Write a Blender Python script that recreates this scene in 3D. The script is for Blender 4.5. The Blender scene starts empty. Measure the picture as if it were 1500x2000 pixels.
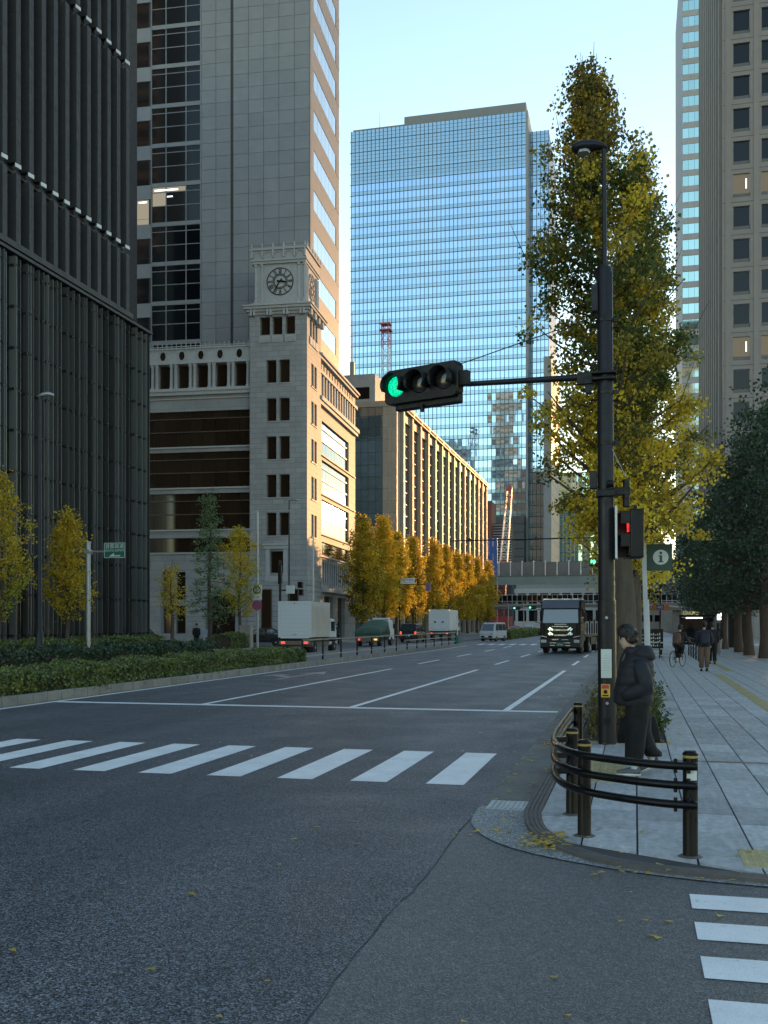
import bpy, math, random
import numpy as np
from mathutils import Vector, Matrix
random.seed(7); rng = np.random.default_rng(7)
S = bpy.context.scene; COL = S.collection
R = math.radians
# ---------------------------------------------------------------- camera, sky, sun, exposure
cam = bpy.data.cameras.new('camera'); camo = bpy.data.objects.new('camera', cam); COL.objects.link(camo)
camo.location = (0, 0, 1.85); camo.rotation_euler = (R(90), 0, R(13.866))
cam.sensor_fit = 'HORIZONTAL'; cam.sensor_width = 36; cam.lens = 36 * 1985 / 1500
cam.shift_y = 217 / 1500; cam.clip_start = .1; cam.clip_end = 6000
S.camera = camo
SUN_AZ, SUN_EL = 9.3, 6.4            # degrees clockwise from +Y (the road), and above the horizon
W = bpy.data.worlds.new('World'); S.world = W; W.use_nodes = True
wn = W.node_tree.nodes; wl = W.node_tree.links
sky = wn.new('ShaderNodeTexSky'); sky.sky_type = 'NISHITA'; sky.sun_disc = False
sky.sun_elevation = R(SUN_EL); sky.sun_rotation = R(SUN_AZ)
sky.air_density = 1.0; sky.dust_density = .05; sky.ozone_density = .9; sky.altitude = 30
wl.new(sky.outputs[0], wn['Background'].inputs[0]); wn['Background'].inputs[1].default_value = .15
sd = Vector((math.sin(R(SUN_AZ)) * math.cos(R(SUN_EL)), math.cos(R(SUN_AZ)) * math.cos(R(SUN_EL)), math.sin(R(SUN_EL))))
sl = bpy.data.lights.new('sun', 'SUN'); sl.energy = 2.0; sl.angle = R(.53); sl.color = (1, .52, .19)
so = bpy.data.objects.new('sun', sl); COL.objects.link(so); so.rotation_euler = sd.to_track_quat('Z', 'Y').to_euler()
so.location = (60, 300, 90)
S.view_settings.view_transform = 'Standard'; S.view_settings.look = 'None'
S.view_settings.gamma = 1; S.view_settings.exposure = 1.7; S.view_settings.use_curve_mapping = False
S.cycles.use_denoising = True; S.cycles.max_bounces = 7; S.cycles.diffuse_bounces = 3; S.cycles.glossy_bounces = 4
S.cycles.transparent_max_bounces = 8; S.cycles.transmission_bounces = 4; S.cycles.sample_clamp_indirect = 6
S.cycles.use_adaptive_sampling = True; S.cycles.adaptive_threshold = .015

# ---------------------------------------------------------------- helpers
class MB:
    """collects shapes; build() links them as one mesh object"""
    def __init__(s): s.v = []; s.f = []; s.m = []
    def add(s, vs, fs, mi=0):
        o = len(s.v); s.v += [tuple(p) for p in vs]; s.f += [tuple(i + o for i in f) for f in fs]; s.m += [mi] * len(fs); return s
    def box(s, x0, x1, y0, y1, z0, z1, mi=0):
        return s.add([(x0,y0,z0),(x1,y0,z0),(x1,y1,z0),(x0,y1,z0),(x0,y0,z1),(x1,y0,z1),(x1,y1,z1),(x0,y1,z1)],
                     [(3,2,1,0),(4,5,6,7),(0,1,5,4),(1,2,6,5),(2,3,7,6),(3,0,4,7)], mi)
    def obox(s, M, x, y, z, mi=0):
        vs = [M @ Vector((a*x/2, b*y/2, c*z/2)) for c in (-1,1) for a, b in ((-1,-1),(1,-1),(1,1),(-1,1))]
        return s.add(vs, [(3,2,1,0),(4,5,6,7),(0,1,5,4),(1,2,6,5),(2,3,7,6),(3,0,4,7)], mi)
    def bar(s, p0, p1, w, h=None, mi=0, up=(0,0,1)):
        p0 = Vector(p0); p1 = Vector(p1); d = p1 - p0; L = d.length; d.normalize(); u = Vector(up)
        if abs(d.dot(u)) > .98: u = Vector((1,0,0))
        x = d.cross(u).normalized(); z = x.cross(d).normalized()
        M = Matrix((x, d, z)).transposed().to_4x4(); M.translation = (p0 + p1) / 2
        return s.obox(M, w, L, h or w, mi)
    def loft(s, rings, cap=True, mi=0, closed=True):
        n = len(rings[0]); o = len(s.v); fs = []
        for r in rings: s.v += [tuple(p) for p in r]
        for k in range(len(rings) - 1):
            a = o + k*n; b = a + n
            for i in range(n if closed else n - 1):
                j = (i + 1) % n; fs.append((a+i, a+j, b+j, b+i))
        if cap and closed:
            fs.append(tuple(o + i for i in range(n))[::-1]); fs.append(tuple(o + (len(rings)-1)*n + i for i in range(n)))
        s.f += fs; s.m += [mi] * len(fs); return s
    def tube(s, pts, r, n=8, mi=0, cap=True):
        pts = [Vector(p) for p in pts]; rings = []; px = None
        for i, p in enumerate(pts):
            d = (pts[min(i+1, len(pts)-1)] - pts[max(i-1, 0)]).normalized()
            if px is None:
                px = d.cross(Vector((0,0,1)) if abs(d.z) < .9 else Vector((1,0,0))).normalized()
            else: px = (px - d * px.dot(d)).normalized()
            q = d.cross(px); rr = r[i] if isinstance(r, (list, tuple)) else r
            rings.append([p + (px*math.cos(2*math.pi*k/n) + q*math.sin(2*math.pi*k/n)) * rr for k in range(n)])
        return s.loft(rings, cap, mi)
    def cyl(s, p0, p1, r0, r1=None, n=12, mi=0): return s.tube([p0, p1], [r0, r0 if r1 is None else r1], n, mi)
    def lathe(s, prof, n=16, c=(0,0,0), mi=0):
        return s.loft([[(c[0]+r*math.cos(2*math.pi*k/n), c[1]+r*math.sin(2*math.pi*k/n), c[2]+z) for k in range(n)] for r, z in prof], True, mi)
    def prism(s, poly, z0, z1, mi=0):
        n = len(poly); vs = [(x,y,z0) for x,y in poly] + [(x,y,z1) for x,y in poly]
        return s.add(vs, [tuple(range(n))[::-1], tuple(range(n, 2*n))] + [(i,(i+1)%n,n+(i+1)%n,n+i) for i in range(n)], mi)
    def prof(s, poly, axis, a0, a1, mi=0):
        """polygon extruded along an axis: 'x' takes (y,z) points, 'y' takes (x,z)"""
        n = len(poly)
        P = (lambda a, p: (a, p[0], p[1])) if axis == 'x' else (lambda a, p: (p[0], a, p[1]))
        vs = [P(a0, p) for p in poly] + [P(a1, p) for p in poly]
        return s.add(vs, [tuple(range(n))[::-1], tuple(range(n, 2*n))] + [(i,(i+1)%n,n+(i+1)%n,n+i) for i in range(n)], mi)
    def ball(s, c, rx, ry, rz, n=10, m=7, mi=0):
        rings = []
        for j in range(m + 1):
            a = math.pi * (j + .02) / (m + .04) - math.pi/2
            rings.append([(c[0]+rx*math.cos(a)*math.cos(2*math.pi*k/n), c[1]+ry*math.cos(a)*math.sin(2*math.pi*k/n), c[2]+rz*math.sin(a)) for k in range(n)])
        return s.loft(rings, True, mi)
    def build(s, name, mats, parent=None, smooth=False, loc=None, rot=None, bevel=0):
        me = bpy.data.meshes.new(name); me.from_pydata(s.v, [], s.f)
        for m in (mats if isinstance(mats, (list, tuple)) else [mats]): me.materials.append(m)
        if len(me.materials) > 1: me.polygons.foreach_set('material_index', s.m)
        if smooth:
            me.polygons.foreach_set('use_smooth', [True] * len(s.f))
            if smooth != 2: me.set_sharp_from_angle(angle=R(40))
        me.update()
        import bmesh
        if len(s.f) < 60000:
            bm = bmesh.new(); bm.from_mesh(me); bmesh.ops.recalc_face_normals(bm, faces=bm.faces); bm.to_mesh(me); bm.free()
        return place(name, me, parent, loc, rot, bevel)
def place(name, me, parent=None, loc=None, rot=None, bevel=0, scale=None):
    o = bpy.data.objects.new(name, me); COL.objects.link(o)
    if parent: o.parent = parent
    if loc: o.location = loc
    if rot: o.rotation_euler = rot
    if scale: o.scale = scale
    if bevel:
        b = o.modifiers.new('bevel', 'BEVEL'); b.width = bevel; b.segments = 2; b.limit_method = 'ANGLE'
    return o
def tag(o, label=None, cat=None, group=None, kind=None):
    if label: o['label'] = label
    if cat: o['category'] = cat
    if group: o['group'] = group
    if kind: o['kind'] = kind
    return o
def thing(name, label, cat, loc=(0,0,0), rz=0, group=None, rot=None):
    o = bpy.data.objects.new(name, None); COL.objects.link(o); o.empty_display_size = .3
    o.location = loc; o.rotation_euler = rot or (0, 0, rz); return tag(o, label, cat, group)
def kids(o): return [c for c in COL.objects if c.parent == o]
def copy_tree(o, parent=None, loc=None, rz=None, label=None, scale=None):
    ch = {}
    for c in COL.objects:
        if c.parent: ch.setdefault(c.parent.name, []).append(c)
    def go(q, par):
        n = q.copy(); COL.objects.link(n); n.parent = par
        for k in ch.get(q.name, []): go(k, n)
        return n
    n = go(o, parent)
    if loc: n.location = loc
    if rz is not None: n.rotation_euler = (0, 0, rz)
    if scale: n.scale = scale
    if label: n['label'] = label
    return n
def text_mesh(txt, size, name, m, parent, loc, rot, depth=.002, align='CENTER', sx=1):
    cu = bpy.data.curves.new(name, 'FONT'); cu.body = txt; cu.size = size; cu.extrude = depth; cu.align_x = align; cu.align_y = 'CENTER'
    t = bpy.data.objects.new(name, cu); COL.objects.link(t)
    me = bpy.data.meshes.new_from_object(t.evaluated_get(bpy.context.evaluated_depsgraph_get()))
    bpy.data.objects.remove(t); me.materials.clear(); me.materials.append(m)
    return place(name, me, parent, loc, rot, scale=(sx, 1, 1))

# ---------------------------------------------------------------- materials
def base(name):
    m = bpy.data.materials.new(name); m.use_nodes = True; return m, m.node_tree.nodes, m.node_tree.links, m.node_tree.nodes['Principled BSDF']
def mrange(n, l, src, a, b, c=0, d=1):
    q = n.new('ShaderNodeMapRange'); q.inputs[1].default_value = c; q.inputs[2].default_value = d
    q.inputs[3].default_value = a; q.inputs[4].default_value = b; l.new(src, q.inputs[0]); return q.outputs[0]
def math2(n, l, op, a, b):
    q = n.new('ShaderNodeMath'); q.operation = op
    for i, x in enumerate((a, b)):
        if isinstance(x, (int, float)): q.inputs[i].default_value = x
        else: l.new(x, q.inputs[i])
    return q.outputs[0]
def noise(n, l, scale, detail=3, rough=.55, stretch=None):
    g = n.new('ShaderNodeNewGeometry'); t = n.new('ShaderNodeTexNoise'); t.inputs['Scale'].default_value = scale
    t.inputs['Detail'].default_value = detail; t.inputs['Roughness'].default_value = rough; src = g.outputs['Position']
    if stretch:
        mp = n.new('ShaderNodeMapping'); mp.inputs['Scale'].default_value = stretch; l.new(src, mp.inputs[0]); src = mp.outputs[0]
    l.new(src, t.inputs['Vector']); return t.outputs[0]
def mat(name, col, rough=.6, metal=0, var=.12, scale=1.5, bump=0, bscale=40, spec=.5, rand=0, stretch=None, fine=0, fscale=60, rvar=.08):
    m, n, l, p = base(name); p.inputs['Roughness'].default_value = rough; p.inputs['Metallic'].default_value = metal
    p.inputs['Specular IOR Level'].default_value = spec; p.inputs['Base Color'].default_value = (*col, 1)
    v = mrange(n, l, noise(n, l, scale, 5, .6, stretch), 1 - var, 1 + var, .25, .75)
    if fine: v = math2(n, l, 'MULTIPLY', v, mrange(n, l, noise(n, l, fscale, 2), 1 - fine, 1 + fine, .3, .7))
    if rand:
        oi = n.new('ShaderNodeObjectInfo'); v = math2(n, l, 'MULTIPLY', v, mrange(n, l, oi.outputs['Random'], 1 - rand, 1 + rand))
    h = n.new('ShaderNodeHueSaturation'); h.inputs['Color'].default_value = (*col, 1); l.new(v, h.inputs['Value']); l.new(h.outputs[0], p.inputs['Base Color'])
    if rvar: l.new(mrange(n, l, noise(n, l, scale * 2.3, 3), max(rough - rvar, .02), min(rough + rvar, 1), .3, .7), p.inputs['Roughness'])
    if bump:
        b = n.new('ShaderNodeBump'); b.inputs['Strength'].default_value = bump; b.inputs['Distance'].default_value = .01
        l.new(noise(n, l, bscale, 3), b.inputs['Height']); l.new(b.outputs[0], p.inputs['Normal'])
    return m
def glass(name, col, rough=.04, metal=.0, spec=1.0, rand=.15, wav=.0, wscale=.35, coat=0):
    m, n, l, p = base(name); p.inputs['Roughness'].default_value = rough; p.inputs['Metallic'].default_value = metal
    p.inputs['Specular IOR Level'].default_value = spec; p.inputs['IOR'].default_value = 1.5
    if coat: p.inputs['Coat Weight'].default_value = coat; p.inputs['Coat IOR'].default_value = 1.8; p.inputs['Coat Roughness'].default_value = rough
    oi = n.new('ShaderNodeObjectInfo'); h = n.new('ShaderNodeHueSaturation'); h.inputs['Color'].default_value = (*col, 1)
    l.new(mrange(n, l, oi.outputs['Random'], 1 - rand, 1 + rand), h.inputs['Value']); l.new(h.outputs[0], p.inputs['Base Color'])
    if wav:
        b = n.new('ShaderNodeBump'); b.inputs['Strength'].default_value = wav; b.inputs['Distance'].default_value = .05
        l.new(noise(n, l, wscale, 1), b.inputs['Height']); l.new(b.outputs[0], p.inputs['Normal'])
    return m
def emit(name, col, strength):
    m, n, l, p = base(name); p.inputs['Base Color'].default_value = (*[c*.06 for c in col], 1)
    p.inputs['Emission Color'].default_value = (*col, 1); p.inputs['Emission Strength'].default_value = strength; return m
def brickmat(name, col, bw, bh, mortar=.012, dark=.6, var=.08, rough=.7, plane='xz', bump=.3, offset=.5):
    m, n, l, p = base(name); p.inputs['Roughness'].default_value = rough
    tc = n.new('ShaderNodeTexCoord'); sp = n.new('ShaderNodeSeparateXYZ'); cb = n.new('ShaderNodeCombineXYZ'); l.new(tc.outputs['Object'], sp.inputs[0])
    if plane == 'xz': l.new(math2(n, l, 'ADD', sp.outputs[0], sp.outputs[1]), cb.inputs[0]); l.new(sp.outputs[2], cb.inputs[1])
    else: l.new(sp.outputs[0], cb.inputs[0]); l.new(sp.outputs[1], cb.inputs[1])
    b = n.new('ShaderNodeTexBrick'); l.new(cb.outputs[0], b.inputs[0]); b.offset = offset
    b.inputs['Scale'].default_value = 1; b.inputs['Brick Width'].default_value = bw; b.inputs['Row Height'].default_value = bh
    b.inputs['Mortar Size'].default_value = mortar; b.inputs['Mortar Smooth'].default_value = .1; b.inputs['Bias'].default_value = 0
    b.inputs['Color1'].default_value = (*[c*(1-var) for c in col], 1); b.inputs['Color2'].default_value = (*[c*(1+var) for c in col], 1)
    b.inputs['Mortar'].default_value = (*[c*dark for c in col], 1)
    h = n.new('ShaderNodeHueSaturation'); l.new(b.outputs[0], h.inputs['Color'])
    l.new(mrange(n, l, noise(n, l, .5, 5), .85, 1.15, .25, .75), h.inputs['Value']); l.new(h.outputs[0], p.inputs['Base Color'])
    bp = n.new('ShaderNodeBump'); bp.inputs['Strength'].default_value = bump; bp.inputs['Distance'].default_value = .02; bp.invert = True
    l.new(b.outputs['Fac'], bp.inputs['Height']); l.new(bp.outputs[0], p.inputs['Normal'])
    return m
def asphalt(name, col, contrast, grain, rough=.55, patch=.2):
    m, n, l, p = base(name)
    g = n.new('ShaderNodeNewGeometry'); vo = n.new('ShaderNodeTexVoronoi'); vo.inputs['Scale'].default_value = grain; l.new(g.outputs['Position'], vo.inputs['Vector'])
    sp = n.new('ShaderNodeSeparateColor'); l.new(vo.outputs['Color'], sp.inputs[0])
    a = math2(n, l, 'POWER', sp.outputs[0], 2.2)
    v = mrange(n, l, a, 1 - contrast, 1 + 2.2*contrast)
    v = math2(n, l, 'MULTIPLY', v, mrange(n, l, noise(n, l, 14, 4), .85, 1.15, .3, .7))
    v = math2(n, l, 'MULTIPLY', v, mrange(n, l, noise(n, l, .35, 5, .6, (1, .35, 1)), 1 - patch, 1 + patch, .3, .7))
    v = math2(n, l, 'MULTIPLY', v, mrange(n, l, noise(n, l, 1.0, 3, .5, (.8, .025, 1)), 1 - patch*.8, 1 + patch*.6, .35, .65))
    v = math2(n, l, 'MULTIPLY', v, mrange(n, l, noise(n, l, 2.2, 6, .7), .72, 1, .26, .36))
    h = n.new('ShaderNodeHueSaturation'); h.inputs['Color'].default_value = (*col, 1); l.new(v, h.inputs['Value']); l.new(h.outputs[0], p.inputs['Base Color'])
    l.new(mrange(n, l, noise(n, l, .8, 4), rough - .08, rough + .1, .3, .7), p.inputs['Roughness'])
    b = n.new('ShaderNodeBump'); b.inputs['Strength'].default_value = .55; b.inputs['Distance'].default_value = .006
    l.new(vo.outputs['Distance'], b.inputs['Height']); l.new(b.outputs[0], p.inputs['Normal']); return m
def paint(name, col, under, wear=.5, wscale=9):
    m, n, l, p = base(name); p.inputs['Roughness'].default_value = .55
    w = math2(n, l, 'MULTIPLY', mrange(n, l, noise(n, l, wscale, 10, .78), 0, .9, wear, wear + .12), mrange(n, l, noise(n, l, 1.1, 3), .2, 1, .35, .6))
    sp = mrange(n, l, noise(n, l, 130, 2), 0, .35, .52, .7)
    w = math2(n, l, 'MAXIMUM', w, sp)
    x = n.new('ShaderNodeMix'); x.data_type = 'RGBA'; x.inputs[6].default_value = (*col, 1); x.inputs[7].default_value = (*under, 1); l.new(w, x.inputs[0])
    h = n.new('ShaderNodeHueSaturation'); l.new(x.outputs[2], h.inputs['Color']); l.new(mrange(n, l, noise(n, l, 2.1, 4), .88, 1.06, .3, .7), h.inputs['Value']); l.new(h.outputs[0], p.inputs['Base Color'])
    b = n.new('ShaderNodeBump'); b.inputs['Strength'].default_value = .25; b.inputs['Distance'].default_value = .004; l.new(noise(n, l, 90, 2), b.inputs['Height']); l.new(b.outputs[0], p.inputs['Normal'])
    return m
def leafmat(name, trans=.45, rough=.5, spec=.25):
    m, n, l, p = base(name); a = n.new('ShaderNodeAttribute'); a.attribute_name = 'lc'
    p.inputs['Roughness'].default_value = rough; p.inputs['Specular IOR Level'].default_value = spec; l.new(a.outputs['Color'], p.inputs['Base Color'])
    t = n.new('ShaderNodeBsdfTranslucent'); l.new(a.outputs['Color'], t.inputs['Color']); x = n.new('ShaderNodeMixShader'); x.inputs[0].default_value = trans
    l.new(p.outputs[0], x.inputs[1]); l.new(t.outputs[0], x.inputs[2]); l.new(x.outputs[0], n['Material Output'].inputs[0]); return m
M = dict(
    road=asphalt('road_asphalt', (.086,.090,.100), .8, 100), side=asphalt('side_asphalt', (.128,.127,.127), .42, 130, .6, .12),
    white=paint('white_paint', (.88,.885,.89), (.14,.14,.15), .57), faint=paint('worn_paint', (.42,.35,.33), (.075,.075,.08), .5),
    slab=mat('paving_slab', (.39,.40,.41), .7, var=.22, scale=2.2, bump=.3, bscale=70, rand=.2, stretch=(6,1,1), fine=.16, fscale=16),
    ground=mat('far_ground', (.16,.16,.16), .8), kerb=mat('kerb_concrete', (.21,.205,.195), .8, var=.25, scale=2, bump=.3, rand=.08, fine=.12, fscale=30),
    apron=asphalt('apron_concrete', (.24,.245,.25), .45, 95, .75), gutter=mat('gutter_concrete', (.155,.145,.135), .75, var=.3, scale=1.6, bump=.3, bscale=70, fine=.2, fscale=50),
    kerbdark=mat('corner_kerb', (.105,.095,.088), .7, var=.3, scale=6, bump=.3), brown=mat('brown_strip', (.17,.125,.095), .75, var=.2, scale=5, rand=.1),
    tactile=mat('tactile_yellow', (.42,.35,.17), .7, var=.2, scale=8, fine=.12), leftpave=brickmat('left_paving', (.28,.27,.26), .6, .3, plane='xy'),
    soil=mat('soil', (.06,.045,.03), .95, var=.3, scale=9, bump=.8, bscale=30),
    black=mat('black_paint', (.005,.005,.006), .4, var=.25, scale=6, rvar=.12, spec=.3), pole=mat('dark_pole_paint', (.009,.009,.013), .42, var=.2, scale=5, rvar=.1, spec=.35),
    rail=mat('dark_brown_rail', (.0035,.0035,.004), .32, var=.12, scale=3, rvar=.08, spec=.28), band=mat('yellow_band', (.34,.24,.06), .5),
    steel=mat('galvanised_steel', (.36,.38,.40), .45, .6, var=.15, scale=7), whitem=mat('white_metal', (.62,.64,.66), .45, var=.08, scale=3),
    rubber=mat('tyre_rubber', (.02,.02,.02), .8), chrome=mat('chrome', (.58,.64,.72), .16, 1, rvar=.05), dkplastic=mat('dark_plastic', (.008,.008,.009), .5, spec=.3),
    stone=brickmat('granite_blocks', (.295,.30,.305), 1.15, .5, .02, .62), stonep=mat('granite_trim', (.32,.325,.33), .65, var=.12, scale=1.2, bump=.15, rand=.05, fine=.06, fscale=25),
    stonew=mat('pale_carved_stone', (.40,.41,.42), .7, var=.1, scale=3, bump=.25, bscale=25, rand=.03), panel=mat('tower_stone_panel', (.23,.245,.26), .55, var=.08, scale=.8, rand=.06, fine=.05, fscale=20),
    joint=mat('dark_joint', (.06,.06,.065), .9), dglass=glass('dark_glass', (.006,.008,.011), .05, rand=.4, spec=.3), bglass=glass('bronze_glass', (.030,.018,.011), .06, rand=.25, spec=.6),
    sunglass=glass('street_glass', (.02,.018,.016), .04, 0, spec=.4, rand=.2, wav=.02), skyglass=glass('bright_sky_glass', (.42,.44,.46), .05, .8, rand=.08), frame=mat('window_frame', (.10,.10,.10), .5, .3), bframe=mat('bronze_frame', (.13,.11,.09), .45, .5),  # the bright glass is a lighter copy, its colour standing in for mirrored sky
    fin=mat('dark_terracotta_fin', (.045,.047,.052), .7, var=.15, scale=2, rand=.08, fine=.12, fscale=14), soffit=mat('dark_soffit', (.02,.02,.022), .5),
    gfin=glass('green_glass_fin', (.095,.10,.098), .2, rand=.6, spec=.6), gback=mat('dark_screen', (.006,.007,.007), .35, var=.4, scale=.6),
)
# ---------------------------------------------------------------- the setting: ground, roads, kerbs, markings
def sheet(name, x0, x1, y0, y1, z, m, parent=None):
    return MB().add([(x0,y0,z),(x1,y0,z),(x1,y1,z),(x0,y1,z)], [(0,1,2,3)]).build(name, m, parent)
tag(sheet('ground', -3000, 3000, -3000, 3000, -.06, M['ground']), kind='structure')
road = tag(sheet('road', -13.45, -1.5, -60, 700, 0, M['road']), kind='structure')
side = tag(MB().add([(-1.5,-60,.001),(60,-60,.001),(60,10.3,.001),(-1.5,10.3,.001)], [(0,1,2,3)]).build('side_road', M['side']), kind='structure')
left = tag(sheet('left_carriageway', -25.5, -17.6, -60, 700, -.001, M['road']), kind='structure')
cross = tag(sheet('cross_street', -120, -25.5, 66, 92, .002, M['road']), kind='structure')
tag(sheet('crossing_gap', -17.6, -13.45, 82, 100, .003, M['road']), kind='structure')
for y0, y1, nm in ((-60, 66, 'left_pavement'), (92, 400, 'left_pavement')):
    tag(MB().box(-140, -25.5, y0, y1, -.05, .14).build(nm, M['leftpave']), kind='structure')
def mark(name, poly, m='white', par=None, z=.005):
    n = len(poly); return MB().add([(x, y, z) for x, y in poly], [tuple(range(n))]).build(name, M[m], par or road)
def rect(x0, x1, y0, y1): return [(x0,y0),(x1,y0),(x1,y1),(x0,y1)]
# near crosswalk
for k in range(13):
    x = -2.335 - .905 * k
    mark('crosswalk_stripe', rect(x, x + .44, 11.46, 14.34))
mark('stop_line', rect(-13.16, -1.56, 21.2, 21.52))
mark('edge_line', rect(-13.32, -13.17, 14.6, 82))
for x in (-2.72, -6.12, -9.62):
    mark('lane_line', rect(x, x + .15, 21.54, 40))
    for y in (45.2, 55.6, 66, 76): mark('lane_dash', rect(x, x + .15, y, y + 5))
    for y in (104, 116, 128, 140, 152): mark('lane_dash', rect(x, x + .15, y, y + 5))
for k in range(14):
    x = -2.4 - .9 * k
    if x > -13.4: mark('crosswalk_stripe', rect(x, x + .45, 86, 90))
# straight-and-left arrow in the far lane
ax, ay = -11.4, 31.5
mark('lane_arrow', [(ax-.08,ay),(ax+.08,ay),(ax+.08,ay+4),(ax+.5,ay+3.6),(ax,ay+5.6),(ax-.5,ay+3.6),(ax-.08,ay+4)], 'faint')
mark('lane_arrow', [(ax-.1,ay+1.2),(ax-.1,ay+1.7),(ax-.7,ay+2.6),(ax-.55,ay+3.1),(ax-1.15,ay+2.9),(ax-1.2,ay+1.6),(ax-.9,ay+2.1)], 'faint', z=.006)
# stripes on the side road at the lower right
for k in range(9):
    y = 7.22 - .667 * k
    mark('crosswalk_stripe', rect(.36 - .004*k, 4.9, y - .36, y), par=side, z=.006)
# ---- right pavement: corner outline, kerb rings, slabs
arc = [(-.88,12.4),(-.88,10.3),(-.86,9.75),(-.78,9.2),(-.64,8.76),(-.45,8.40),(-.18,8.10),(.146,7.93),(.5,7.85),(.93,7.79),(2,7.70),(9,7.6)]
def offset(path, d):
    out = []
    for i, p in enumerate(path):
        a = Vector(path[max(i-1,0)]); b = Vector(path[min(i+1,len(path)-1)]); t = (b - a).normalized()
        out.append((p[0] - t.y*d, p[1] + t.x*d))
    return out
def smooth(path, k=4):
    out = []
    for i in range(len(path) - 1):
        p0, p1, p2, p3 = (Vector(path[max(min(i+j, len(path)-1), 0)]) for j in (-1,0,1,2))
        for s in range(k):
            t = s / k; out.append(tuple(.5*((2*p1)+(p2-p0)*t+(2*p0-5*p1+4*p2-p3)*t*t+(3*p1-p0-3*p2+p3)*t**3)))
    return out + [tuple(path[-1])]
arcs = smooth(arc)
path_in = [(-.88, 160)] + [(-.88, y) for y in (100, 60, 40, 25, 16)] + arcs
def band(path, d0, d1, z0, z1, name, m, parent=None):
    a = offset(path, d0); b = offset(path, d1); mb = MB()
    mb.loft([[(*p, z0), (*p, z1), (*q, z1), (*q, z0)] for p, q in zip(a, b)], True)
    return mb.build(name, m, parent)
kerb = tag(band(path_in, -.001, -.165, -.05, .028, 'kerb', M['kerbdark']), kind='structure')
for k in range(4): band(path_in, -.004 - .041*k, -.038 - .041*k, .02, .037, 'kerb_rib', M['kerbdark'], kerb)
outer = [(-1.5,160),(-1.5,60),(-1.5,25),(-1.5,12.6),(-1.5,11.4),(-1.51,10.2),(-1.5,9.65),(-1.44,9.2),(-1.2,8.62),(-.79,8.17),(-.15,7.80),(.35,7.63),(.92,7.53),(2,7.44),(9,7.35)]
os_ = smooth(outer); ins = offset(path_in, -.16)
def strip(pa, pb, z, name, m):
    mb = MB(); n = 120
    def rs(p):
        p = [Vector(q) for q in p]; L = [0]
        for i in range(1, len(p)): L.append(L[-1] + (p[i]-p[i-1]).length)
        out = []
        for k in range(n):
            s = L[-1]*k/(n-1); j = max(i for i in range(len(L)) if L[i] <= s + 1e-9); j = min(j, len(p)-2)
            out.append(p[j] + (p[j+1]-p[j]) * ((s-L[j])/max(L[j+1]-L[j],1e-9)))
        return out
    a = rs(pa); b = rs(pb); vs = [(q.x,q.y,z) for q in a] + [(q.x,q.y,z) for q in b]
    mb.add(vs, [(i, i+1, n+i+1, n+i) for i in range(n-1)]); return mb.build(name, m)
cut = lambda p, lo, hi: [q for q in p if lo <= q[1] <= hi]
tag(sheet('gutter', -1.5, -1.03, 9.95, 160, .006, M['gutter']), kind='structure')
_o = [q for q in os_ if q[1] < 10.25]; _i = [q for q in ins if q[1] < 10.25][::-1]
tag(MB().add([(x,y,.010) for x, y in _o + _i], [tuple(range(len(_o)+len(_i)))]).build('corner_apron', M['apron']), kind='structure')
pave = tag(sheet('pavement', -.88, 60, 12.4, 400, .012, M['joint']), kind='structure')
MB().prism([(x, y) for x, y in arcs] + [(9,12.4)], -.05, .0118).build('pavement_bed', M['joint'], pave)
def clip(poly, edge):
    (ax, ay), (bx, by) = edge; out = []
    side_ = lambda p: (bx-ax)*(p[1]-ay) - (by-ay)*(p[0]-ax)
    for i in range(len(poly)):
        p, q = poly[i], poly[(i+1) % len(poly)]; a, b = side_(p), side_(q)
        if a >= 0: out.append(p)
        if (a >= 0) != (b >= 0):
            t = a/(a-b); out.append((p[0]+(q[0]-p[0])*t, p[1]+(q[1]-p[1])*t))
    return out
edges = list(zip(path_in, path_in[1:]))
SW, SL, G = .45, .9, .0085
slabs = []
bed = (-.8, .42, 16.15, 27.5)      # planting bed cut out of the paving
for i in range(0, 15):
    x0 = -.88 + i*SW; off = (i % 2)*SL/2
    for j in range(-1, 62):
        y0 = 7.0 + j*SL - off
        slabs.append((x0, y0))
import itertools
full = MB().box(G, SW-G, G, SL-G, .012, .030); fullme = None; rest = MB(); cnt = 0
slabs.sort(key=lambda p: (p[0]-.3)**2*1.2 + (p[1]-9)**2)
YB = 13.93
for x0, y0 in slabs:
    r = [(x0+G,y0+G),(x0+SW-G,y0+G),(x0+SW-G,y0+SL-G),(x0+G,y0+SL-G)]
    if bed[0]-.3 < x0 < bed[1]-.2 and bed[2] - .5 < y0 < bed[3]-.2: continue
    if abs(y0 + SL/2 - (YB+.06)) < SL/2 + .06 and x0 > .4:      # the brown strip crosses here
        parts = [clip(clip(r, ((9,YB-.006),(-9,YB-.006))), ((0,0),(1e-9,-1))) if 0 else [p for p in r]]
        lo = clip(r, ((9,YB-.006),(-9,YB-.006))); hi = clip(r, ((-9,YB+.126),(9,YB+.126))); polys = [lo, hi]
    else: polys = [r]
    for pl in polys:
        if y0 < 12:
            for e in edges:
                if not pl: break
                if e[0][1] < 13: pl = clip(pl, e)
        if len(pl) < 3: continue
        dz = random.uniform(-.0012, .0012)
        if cnt < 290: MB().prism(pl, .0125, .030 + dz).build('paving_slab', M['slab'], pave); cnt += 1
        else: rest.prism(pl, .0125, .030 + dz)
tag(rest.build('far_paving_slabs', M['slab'], pave), kind='stuff')
tag(sheet('plaza', 5.87, 60, 12.4, 160, .031, M['leftpave']), kind='structure')
tag(sheet('far_pavement', -.88, 5.87, 62.5, 400, .03, M['slab']), kind='structure')
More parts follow.
